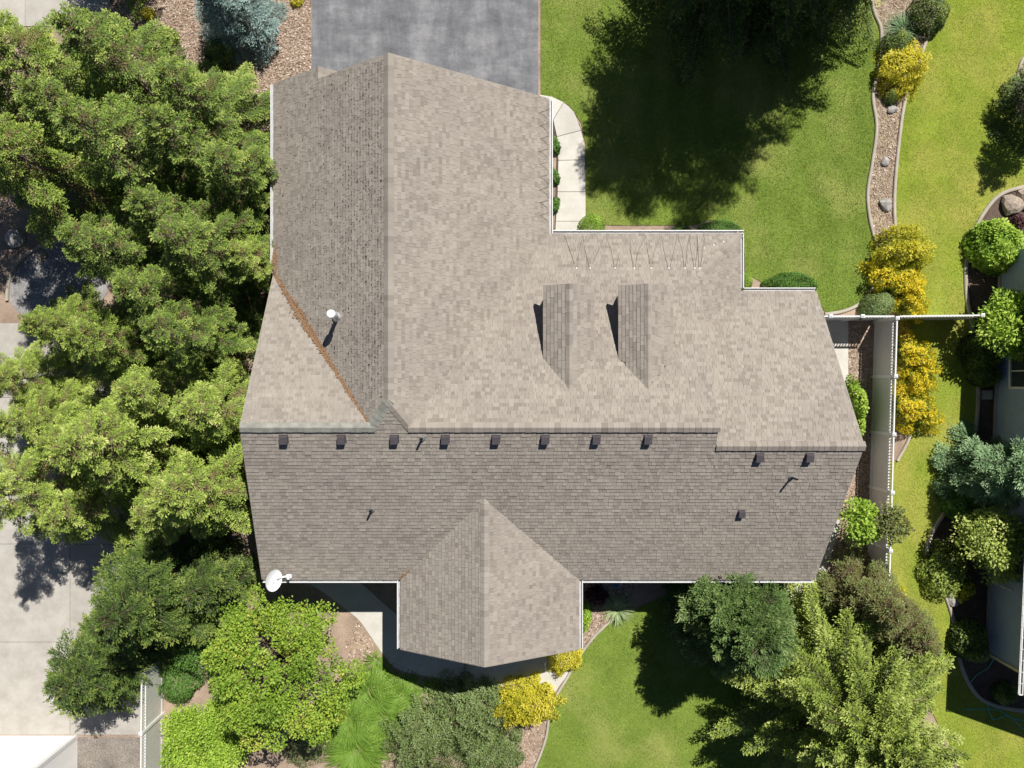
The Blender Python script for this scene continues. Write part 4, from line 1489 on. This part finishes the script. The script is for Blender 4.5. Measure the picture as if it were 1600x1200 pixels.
tree('conifer', FB, 240, 610, 4, 'conifer in the dark gap between upper and lower grove', 'conifer', GL, s=.8)
tree('conifer', FB, 30, 660, 4, 'light green conifer at the left edge above the pad joint', 'conifer', GL, s=.7)
tree('conifer', FA, 270, 790, 4, 'light green conifer lowest in the grove, above the dark conifer', 'conifer', GL, s=.75)
tree('conifer', FB, 120, 800, 4, 'light green conifer over the middle of the concrete pad', 'conifer', GL, s=.75)
tree('conifer', FA, 385, 400, 4, 'slender conifer between the garage gutter and the left roof end', 'conifer', GL, s=.6)
tree('conifer', conifer_mesh('top_fir', 'fir', 7.5, 2.1, 17), 1330, -75, 3, 'sunlit conifer at the top edge beside the dark hedge bed', 'conifer')
tree('blue_spruce', conifer_mesh('blue_spruce', 'bluespruce', 4.6, 1.55, 18, spacing=.4, per=7, width=.4, bl=(.08, .14), bw=.035), 358, 8, 1.8, 'silvery blue spruce at the top edge beside the driveway bed', 'spruce')
tree('pine', conifer_mesh('dark_pine', 'pine', 6.3, 2.35, 19, spacing=.42, per=7, width=.42, droop=.2, lift=.8, power=.5, bl=(.10, .17)), 1142, 962, 2.6, 'dense dark green pine overhanging the rear gutter', 'pine')
tree('maple', broadleaf_mesh('maple', 'maple', 3.2, 2.9, 3.0, 2.4, 20, 105, 380, (.065, .12), clump_r=(.22, .6)), 438, 1046, 3, 'bright yellow-green maple below the satellite dish', 'maple', rz=2.2)
tree('cypress', conifer_mesh('cypress', 'cypress', 8.0, 5.0, 21, spacing=.36, per=10, width=.17, lvar=(.3, 1.15), droop=.2, lift=.8, power=.6, bl=(.09, .16), bw=.045, step=.036, twig=.11, s0=.3, thickz=.05), 1325, 1110, 3.4, 'huge yellow-green feathery tree filling the bottom-right of the photo', 'tree')
tree('conifer', conifer_mesh('brown_fir', 'brownfir', 4.6, 1.7, 22, spacing=.4, width=.4), 1345, 930, 1.6, 'brownish green conifer at the end of the long white fence', 'conifer')
tree('conifer', conifer_mesh('brown_fir_small', 'brownfir', 4.4, 1.8, 23, spacing=.42, width=.42), 1405, 985, 2.2, 'sparse browned conifer on the lawn side of the long white fence', 'conifer')
tree('small_tree', broadleaf_mesh('small_maple', 'lime', .75, .85, 2.0, .7, 24, 26, 200, (.09, .15), clump_r=(.2, .36)), 1340, 812, 2, 'small green tree between the house and the long white fence', 'tree')
tree('small_tree', broadleaf_mesh('yellowing_maple', 'brownfir', .8, .55, 2.3, .6, 25, 24, 150, (.08, .13), clump_r=(.18, .32)), 1388, 818, 2.2, 'yellowing small tree leaning over the top of the long white fence', 'tree')
tree('spruce', conifer_mesh('silver_spruce', 'silver', 4.2, 1.9, 26, spacing=.42, per=7, width=.4, bl=(.1, .17), bw=.04), 1565, 735, 1.6, 'silvery green spruce against the neighbour\'s blue-grey wall', 'spruce')
tree('conifer', conifer_mesh('edge_fir', 'darkfir', 5.0, 1.5, 27), 1645, 150, 1.5, 'conifer just at the right edge beside the round island bed', 'conifer')

# ---- shrubs
G1 = dome_mesh('golden', 'golden', .95, .85, .8, 31, 6000, (.07, .15), .34, .34, 1.3, 5)
G2 = dome_mesh('golden_b', 'golden', 1.3, 1.05, .85, 32, 10000, (.07, .15), .34, .28, 1.3, 6)
F1 = dome_mesh('flower_a', 'flower', .9, .8, .9, 33, 5200, (.06, .11), .6, .42, 1.0, 6)
L1 = dome_mesh('lime_dome', 'golden', .9, 1.05, 1.1, 34, 6800, (.07, .14), .36, .28, 1.2, 6, tone=(.16, .14))
gg = 'golden shrubs along the planting strip'
plant('golden_shrub', G1, 1412, 104, .5, 'golden shrub between the two kerbs near the top edge', group=gg, s=1.15)
plant('golden_shrub', L1, 1408, 395, .5, 'chartreuse shrub topmost of the golden group above the fence', group=gg, s=1.2)
plant('golden_shrub', F1, 1402, 440, .5, 'golden flowering shrub in the middle of the group above the fence', group=gg, s=1.2)
plant('golden_shrub', F1, 1424, 468, .5, 'golden flowering shrub touching the fence from above', group=gg, s=1.0)
plant('golden_shrub', F1, 1428, 560, .5, 'golden flowering shrub just below the fence corner', group=gg, s=1.1)
plant('golden_shrub', F1, 1434, 592, .5, 'golden flowering shrub second below the fence corner', group=gg, s=1.0)
plant('golden_shrub', F1, 1427, 643, .5, 'round golden flowering shrub third below the fence corner', group=gg, s=1.15)
plant('golden_shrub', G2, 822, 1100, .5, 'big yellow mound at the end of the rear walk', group='yellow mounds behind the house', s=1.0)
plant('golden_shrub', G1, 882, 1026, .4, 'small yellow mound at the foot of the rear gable', group='yellow mounds behind the house', s=.85)
plant('clipped_shrub', dome_mesh('clipped', 'juniper', .8, .62, .85, 35, 9000, (.05, .08), .6, .03, .2), 1374, 476, .4, 'clipped olive dome shrub in the corner above the gate')
BX = dome_mesh('boxball', 'lime', .62, .6, .75, 36, 4200, (.04, .07), .5, .05, .4, tone=(.3, .14))
plant('round_shrub', BX, 926, 355, .4, 'bright round shrub at the end of the entry walk', s=1.0)
plant('round_shrub', BX, 1162, 440, .4, 'round shrub tucked in the corner of the front gutter', s=.8)
SP = dome_mesh('spreader', 'green', 1.15, .6, .6, 37, 6000, (.06, .11), .35, .14, .9)
plant('spreading_shrub', SP, 1236, 447, .3, 'flat dark green shrub along the right end of the front gutter', rz=0.05)
plant('spreading_shrub', SP, 1128, 360, .3, 'flat green shrub against the long front gutter', rz=-.03, s=.8)
plant('spreading_shrub', SP, 1065, 362, .2, 'small shaded shrub against the long front gutter', rz=.1, s=.45)
E1 = dome_mesh('entry_plant', 'green', .22, .45, .35, 38, 900, (.07, .12), .5, .25, .8)
plant('bedding_plant', E1, 866, 226, .2, 'small green plant at the curve of the entry walk', 'plant')
plant('bedding_plant', E1, 866, 275, .2, 'small green plant halfway along the entry walk', 'plant', s=.9)
plant('bedding_plant', E1, 866, 322, .2, 'small green plant at the inner end of the entry walk', 'plant', s=.9)
HB = dome_mesh('hedge_bush', 'darkfir', .9, .8, .9, 39, 4500, (.06, .1), .5, .16, .6)
plant('dark_shrub', HB, 1455, 22, .4, 'dark shrub beside the right kerb at the top edge')
plant('dark_shrub', HB, 1402, 72, .4, 'dark green shrub directly above the topmost golden shrub', s=.9)
plant('dark_shrub', HB, 1393, 150, .2, 'small dark shrub directly below the topmost golden shrub', s=.42)
plant('dark_shrub', HB, 342, 82, .4, 'dark shrub in the shade of the blue spruce', s=.85)
TB = tuft_mesh('blue_grass', 'silver', 260, .9, .025, 40, .2)
plant('grass_tuft', TB, 1416, 42, .3, 'grey-green grass tuft in the dark bed at the top edge', 'grass')
SM = dome_mesh('small_yellow', 'golden', .28, .28, .25, 41, 900, (.05, .08), .5, .2, .6)
plant('small_shrub', SM, 231, 22, .1, 'small yellow shrub in the bark bed by the concrete path')
plant('small_shrub', SM, 463, 1, .1, 'small yellow shrub at the top edge beside the driveway', s=1.0)
plant('small_shrub', dome_mesh('sprout', 'fir', .35, .35, .7, 42, 900, (.08, .13), .4, .3, .9), 262, 58, .3, 'small green seedling in the bark bed')
NBG = dome_mesh('nb_bush', 'lime', 1.15, .95, 1.2, 43, 4200, (.13, .22), .42, .2, .8, tone=(.34, .14))
plant('lime_shrub', NBG, 1557, 385, .6, 'lime green shrub by the corner of the neighbour\'s house')
plant('lime_shrub', NBG, 1578, 380, .9, 'lime green shrub close to the boulder at the right edge', s=.8)
tree('lime_bush', broadleaf_mesh('lime_bush', 'lime', 1.25, 1.15, 1.5, .9, 44, 55, 110, (.13, .22), clump_r=(.3, .5), aspect=.4), 1578, 505, 1.6, 'tall lime green bush at the end of the short fence', 'bush')
DG = dome_mesh('dark_glossy', 'darkfir', .85, .9, 1.0, 45, 3600, (.09, .15), .5, .2, .6)
plant('dark_shrub', DG, 1535, 550, .5, 'dark shrub under the tall lime bush')
plant('dark_shrub', DG, 1541, 585, .4, 'dark shrub beside the neighbour\'s window', s=.7)
plant('dark_shrub', DG, 1517, 1003, .4, 'dark shrub at the end of the neighbour\'s wall', s=.95)
plant('dark_shrub', DG, 1572, 1085, .3, 'low dark shrub below the neighbour\'s gutter end', s=.6)
RB = broadleaf_mesh('rose', 'cypress', 1.75, 1.35, 1.4, .95, 46, 75, 150, (.09, .15), clump_r=(.28, .5), aspect=.65)
tree('rose_bush', RB, 1548, 850, 1.4, 'large mottled green bush against the neighbour\'s wall', 'bush')
plant('low_shrub', dome_mesh('low_cypress', 'cypress', 1.0, 1.2, .8, 47, 4200, (.08, .13), .55, .25, .6), 1478, 895, .4, 'olive shrub on the bend of the neighbour\'s kerb')
plant('low_shrub', dome_mesh('pale_azalea', 'golden', .45, .35, .5, 48, 700, (.08, .14), .6, .3, .6, tone=(.2, .2)), 1512, 925, .4, 'pale yellow shrub left of the downspout')
plant('low_shrub', dome_mesh('green_low', 'green', .9, .7, .9, 49, 3500, (.08, .13), .5, .2, .6), 1505, 790, .6, 'green shrub below the silvery spruce')
VN = dome_mesh('vine', 'lime', .35, .95, .9, 50, 1700, (.08, .14), .6, .35, .7)
plant('side_shrub', VN, 1341, 625, .5, 'leafy light green shrub at the right end of the roof', rz=.15)
plant('side_shrub', VN, 1345, 665, .5, 'leafy light green shrub next to the right ridge end', rz=-.1, s=.7)
IR = tuft_mesh('iris', 'blade', 46, .62, .045, 51, .07, .9)
for k, (u, v, s) in enumerate(((586, 1032, 1.0), (597, 1048, 1.05), (614, 1062, 1.05), (642, 1066, .9), (672, 1075, 1.1))):
    plant('iris_clump', IR, u, v, .1, ['strap-leaved clump nearest to the maple', 'second strap-leaved clump from the maple along the rear walk', 'third strap-leaved clump from the maple along the rear walk',
          'fourth strap-leaved clump from the maple, at the shadow edge', 'fifth strap-leaved clump from the maple, in the roof shadow'][k], 'plant', 'strap-leaved clumps along the rear walk', s=s)
plant('iris_clump', IR, 785, 1092, .1, 'strap-leaved clump left of the big yellow mound', 'plant', 'strap-leaved clumps along the rear walk', s=1.1)
OG = tuft_mesh('ornamental', 'blade', 900, 1.15, .03, 52, .55, 1.0, (.3, 1.3))
og = 'flowing green grasses at the bottom edge'
for u, v, s, lab in ((575, 1088, 1.0, 'flowing green grass clump next to the strap-leaved plants'), (545, 1130, 1.1, 'flowing green grass clump under the maple'),
                     (600, 1120, 1.0, 'flowing green grass clump beside the grey-green juniper'), (555, 1175, 1.1, 'flowing green grass clump at the bottom edge'), (625, 1095, .75, 'smallest flowing green grass clump, nearest to the rear walk')):
    plant('ornamental_grass', OG, u, v, .3, lab, 'grass', og, s=s)
JN = dome_mesh('juniper_low', 'juniper', 1.9, 1.6, .9, 53, 16000, (.09, .17), .26, .5, 1.0, 9)
plant('juniper', JN, 735, 1125, .7, 'grey-green juniper left of the big yellow mound', 'juniper', s=.95)
plant('juniper', JN, 655, 1165, .7, 'grey-green juniper at the bottom edge beside the flowing grasses', 'juniper', s=.85)
plant('juniper', JN, 760, 1190, .6, 'grey-green juniper at the bottom edge below the big yellow mound', 'juniper', s=.7)
LB = broadleaf_mesh('lime_low', 'lime', 2.0, 1.7, .8, .7, 54, 80, 230, (.07, .12), clump_r=(.3, .55))
tree('lime_bush', LB, 318, 1150, .8, 'broad lime green bush right of the bottom fence', 'bush')
plant('small_juniper', dome_mesh('heather', 'juniper', 1.0, .8, .5, 55, 4500, (.05, .09), .35, .2, .9), 480, 1165, .3, 'olive ground shrub between the lime bush and the flowing grasses', s=1.1)
plant('grass_tuft', tuft_mesh('pale_tuft', 'paleblade', 170, .85, .035, 56, .14, .8), 965, 955, .35, 'pale striped grass tuft at the corner of the rear bed', 'grass')
plant('grass_tuft', tuft_mesh('lime_tuft', 'blade', 420, .8, .03, 57, .25, .9), 1258, 962, .3, 'bright green grass tuft at the end of the side walk', 'grass')
plant('bedding_plant', dome_mesh('rear_green', 'lime', .35, .6, .5, 58, 1100, (.08, .13), .5, .25, .6), 913, 965, .3, 'light green plant beside the rear gable gutter', 'plant', rz=0)
plant('bedding_plant', dome_mesh('purple_plant', 'purple', .45, .4, .4, 59, 500, (.1, .17), .6, .3, .6), 932, 932, .2, 'purple-leaved plant in the shade of the rear eave', 'plant')
plant('bedding_plant', dome_mesh('red_plant', 'purple', .35, .35, .4, 60, 420, (.08, .13), .6, .3, .6), 1592, 345, .2, 'dark red plant beside the boulder at the right edge', 'plant')
GRN = dome_mesh('bed_green', 'juniper', .3, .3, .3, 61, 700, (.05, .09), .35, .2, .8)
plant('bedding_plant', GRN, 806, 1148, .1, 'small grey-green plant in the bed below the big yellow mound', 'plant')
plant('bedding_plant', GRN, 808, 1185, .1, 'small grey-green plant at the bottom edge by the rear kerb', 'plant')
E2 = dome_mesh('fence_flower', 'flower', .22, .4, .35, 62, 500, (.06, .1), .7, .3, .6)
plant('bedding_plant', E2, 1405, 930, .1, 'small yellow flowers beside the lower end of the long fence', 'plant', rz=0)


# ================================================================== ROCKS & SMALL THINGS
def rock(u, v, r, label, mat='rock', seed=0, h=.7, cat='rock', group=None):
    rg = np.random.default_rng(seed + 900)
    import bmesh
    bm = bmesh.new()
    bmesh.ops.create_icosphere(bm, subdivisions=2, radius=1)
    k = rg.normal(0, 1.6, (5, 3)); ph = rg.uniform(0, 6, 5)
    pls = nrmz(rg.normal(0, 1, (7, 3)))
    for vv in bm.verts:
        c = np.array(vv.co)
        s = 1 + .16 * sum(math.sin(float((c * k[i]).sum() + ph[i])) for i in range(5)) / 2
        c = c * s
        for pn in pls:                      # split faces
            d = float((c * pn).sum()) - .82
            if d > 0: c = c - pn * d
        vv.co = (c[0] * r * 1.15, c[1] * r, max(c[2] * r * h, -.25 * r) + .25 * r * h)
    me = bpy.data.meshes.new('rock'); bm.to_mesh(me); bm.free()
    me.materials.append(M[mat])
    p_ = W(u, v)
    o = link('rock', me, None, (p_.x, p_.y, .02), rg.random() * 6)
    return tag(o, label, cat, group)


rock(402, 75, .30, 'pale boulder in the bark bed beside the dark shrub', seed=1)
rock(407, 88, .15, 'small pale stone touching the boulder in the bark bed', seed=2)
gk = 'pale rocks between the two kerbs'
rock(1392, 172, .20, 'topmost pale rock between the two kerbs', seed=3, group=gk)
rock(1382, 254, .19, 'middle pale rock between the two kerbs', seed=4, group=gk)
rock(1383, 320, .26, 'lowest pale rock between the two kerbs', seed=5, group=gk)
rock(1579, 321, .46, 'tan boulder in the neighbour\'s bed at the right edge', 'tanrock', seed=6)
rock(1605, 312, .5, 'tan boulder cut by the right edge of the photo', 'tanrock', seed=7)
rock(1497, 803, .34, 'grey rock in the neighbour\'s bed below the silvery spruce', seed=8)
rock(1489, 937, .28, 'grey rock beside the kerb below the olive shrub', seed=9)
rock(26, 371, .42, 'pale boulder beside the curved gravel kerb', seed=10)
rock(64, 400, .28, 'tan flat rock in the gravel bed', 'tanrock', seed=11, h=.3)
rock(428, 166, .42, 'white boulder half under the garage gutter', seed=12)
rock(1598, 112, .3, 'dark stone in the round island bed', 'tanrock', seed=13)
rock(1600, 168, .34, 'dark stone at the lower end of the round island bed', 'tanrock', seed=14)
rock(4, 603, .2, 'pale stone at the left edge above the concrete pad', seed=15, h=.5)
mb = MB(); mb.box((0, 0, .05), (.42, .36, .10)); mb.box((0, 0, .105), (.36, .30, .02)); p_ = W(1541, 617)
vb_ = empty('valve_box', (p_.x, p_.y, 0)); tag(vb_, 'pale grey box lying in the bed below the neighbour\'s window', 'box')
mb.build('lid', M['concrete'], vb_); mb = MB(); mb.box((0, 0, .02), (.46, .40, .06)); mb.build('frame', M['kerb'], vb_)
# pale blue bucket behind the house
p_ = W(962, 911, .2); bk = empty('bucket', (p_.x, p_.y, 0)); tag(bk, 'pale blue bucket standing in the shade below the rear gutter', 'bucket')
mb = MB(); mb.lathe([(.13, .01), (.17, .40), (.18, .40), (.18, .42), (.165, .42), (.12, .04)], 20); mb.build('body', M['tub'], bk)
mb = MB(); mb.tube([(.17, 0, .40), (.24, .02, .34), (.2, .15, .30), (0, .22, .30), (-.17, 0, .40)], .008, 5); mb.build('handle', M['white'], bk)
# small red wheelbarrow-like ornament
p_ = W(1508, 852); rb = empty('garden_cart', (p_.x, p_.y, 0), -.6); tag(rb, 'small dark red garden cart in the shade of the mottled bush', 'cart')
mb = MB(); mb.add([(-.3, -.15, .18), (.3, -.15, .18), (.3, .15, .18), (-.3, .15, .18), (-.38, -.22, .42), (.38, -.22, .42), (.38, .22, .42), (-.38, .22, .42)], [(0, 1, 2, 3), (0, 1, 5, 4), (1, 2, 6, 5), (2, 3, 7, 6), (3, 0, 4, 7)]); mb.build('tray', M['red'], rb)
mb = MB(); mb.lathe([(.03, -.03), (.15, -.03), (.15, .03), (.03, .03)], 16, (.32, 0, .15), Matrix.Rotation(math.pi / 2, 3, 'X')); mb.build('wheel', M['blackplastic'], rb)
for sy in (-1, 1):
    mb = MB(); mb.tube([(.3, sy * .06, .16), (-.3, sy * .2, .2), (-.7, sy * .22, .4)], .015, 6); mb.build('handle', M['greybark'], rb)
rock(1483, 873, .24, 'mottled white stone beside the dark red cart', seed=16)


def hose(pts, name, label):
    q = [(*W(p[0], p[1]).xy, .05 + .012 * math.sin(i)) for i, p in enumerate(spline(pts, 6))]
    mb = MB(); mb.tube(q, .019, 6)
    return tag(mb.build(name, M['hose']), label, 'hose')


hose([(1625, 1142), (1600, 1139), (1590, 1132), (1582, 1122), (1571, 1118), (1560, 1121), (1551, 1123), (1545, 1113), (1541, 1099), (1532, 1090), (1520, 1083)], 'garden_hose', 'teal garden hose curling over the shadow edge at the right')
hose([(1640, 1128), (1600, 1125), (1580, 1121), (1560, 1109), (1545, 1107), (1525, 1107), (1505, 1108)], 'garden_hose', 'teal hose length lying straight along the neighbour\'s kerb')
hose([(1551, 1029), (1543, 1042), (1524, 1055), (1515, 1067), (1513, 1075)], 'garden_hose', 'thin teal hose running from the neighbour\'s wall corner')


# ================================================================== GRASS, BARK CHIPS
def grass(poly, n, seed, stripe, tone0, parentname, ln=(.035, .07), wd=.016):
    r = np.random.default_rng(seed)
    P = scatter(poly, n)
    n = len(P)
    ph = (P[:, 0] * stripe[0] + P[:, 1] * stripe[1]) + .25 * np.sin(P[:, 1] * .7)
    sgn = np.clip(np.sin(ph * 2 * np.pi) * 3, -1, 1)
    sd = math.hypot(*stripe)
    lean = np.stack([sgn * -stripe[1], sgn * stripe[0]], 1) / sd
    d = np.concatenate([lean * .75 + r.normal(0, .65, (n, 2)), r.uniform(.35, 1.0, (n, 1))], 1)
    d = nrmz(d)
    s = nrmz(np.cross(d, r.normal(0, 1, (n, 3))))
    L = r.uniform(ln[0], ln[1], n)[:, None]
    B = np.concatenate([P, np.full((n, 1), .024)], 1)
    V = np.stack([B - s * wd / 2, B + s * wd / 2, B + d * L], 1)
    low = np.sin(P[:, 0] * .9 + 1.3 * np.sin(P[:, 1] * .6)) * np.sin(P[:, 1] * .8 + seed) * .13
    T = np.clip(tone0 + low + sgn * .10 + r.normal(0, .30, n), 0, 1)  # mowing stripes: light off the leaning blades is also put into their tone
    o = link('grass', quad_mesh('grass', V, T, M['grass'], 3))
    return tag(o, parentname, 'grass', kind='stuff')


grass(lawn_front, 190000, 71, (.75, .10), .42, 'short green grass of the front lawn')
grass(lawn_right, 150000, 72, (.55, .0), .55, 'yellowish short grass of the lawn at the right')
grass(lawn_rear, 70000, 73, (.42, .62), .45, 'short green grass of the rear lawn')


def chips(poly, n, seed, mat, label, size=(.02, .05)):
    r = np.random.default_rng(seed)
    P = scatter(poly, n); n = len(P)
    a = r.uniform(0, 6.3, n); l = r.uniform(size[0], size[1], n); w_ = l * r.uniform(.25, .6, n)
    x = np.stack([np.cos(a), np.sin(a), r.normal(0, .25, n)], 1) * l[:, None]
    y = np.stack([-np.sin(a), np.cos(a), r.normal(0, .25, n)], 1) * w_[:, None]
    B = np.concatenate([P, r.uniform(.02, .035, (n, 1))], 1)
    V = np.stack([B - x - y, B + x - y, B + x + y, B - x + y], 1)
    o = link('bark_chips', quad_mesh('bark_chips', V, r.random(n), mat))
    return tag(o, label, 'chips', kind='stuff')


M['chip'] = leaf_mat('bark_chip', [(0, (.20, .13, .09)), (.4, (.40, .29, .22)), (.75, (.55, .44, .35)), (1, (.72, .62, .52))], .0, .9, .1, 3)
chips(px([(150, -20), (486, -20), (486, 150), (428, 150), (400, 200), (300, 200), (150, 60)]), 16000, 81, M['chip'], 'loose bark chips beside the driveway')
chips(strip, 6000, 82, M['chip'], 'loose bark chips between the two kerbs')
chips(px([(560, 970), (600, 1030), (680, 1060), (860, 1090), (855, 1150), (830, 1200), (560, 1200), (540, 1000)]), 7000, 83, M['chip'], 'loose bark chips in the rear bed')
chips(px([(1326, 505), (1362, 505), (1358, 940), (1270, 940), (1310, 830), (1326, 700)]), 5000, 84, M['chip'], 'loose bark chips between the house and the long fence')
chips(px([(905, 910), (1000, 910), (955, 968), (900, 1030)]), 2500, 85, M['chip'], 'loose bark chips in the corner beside the rear gable')
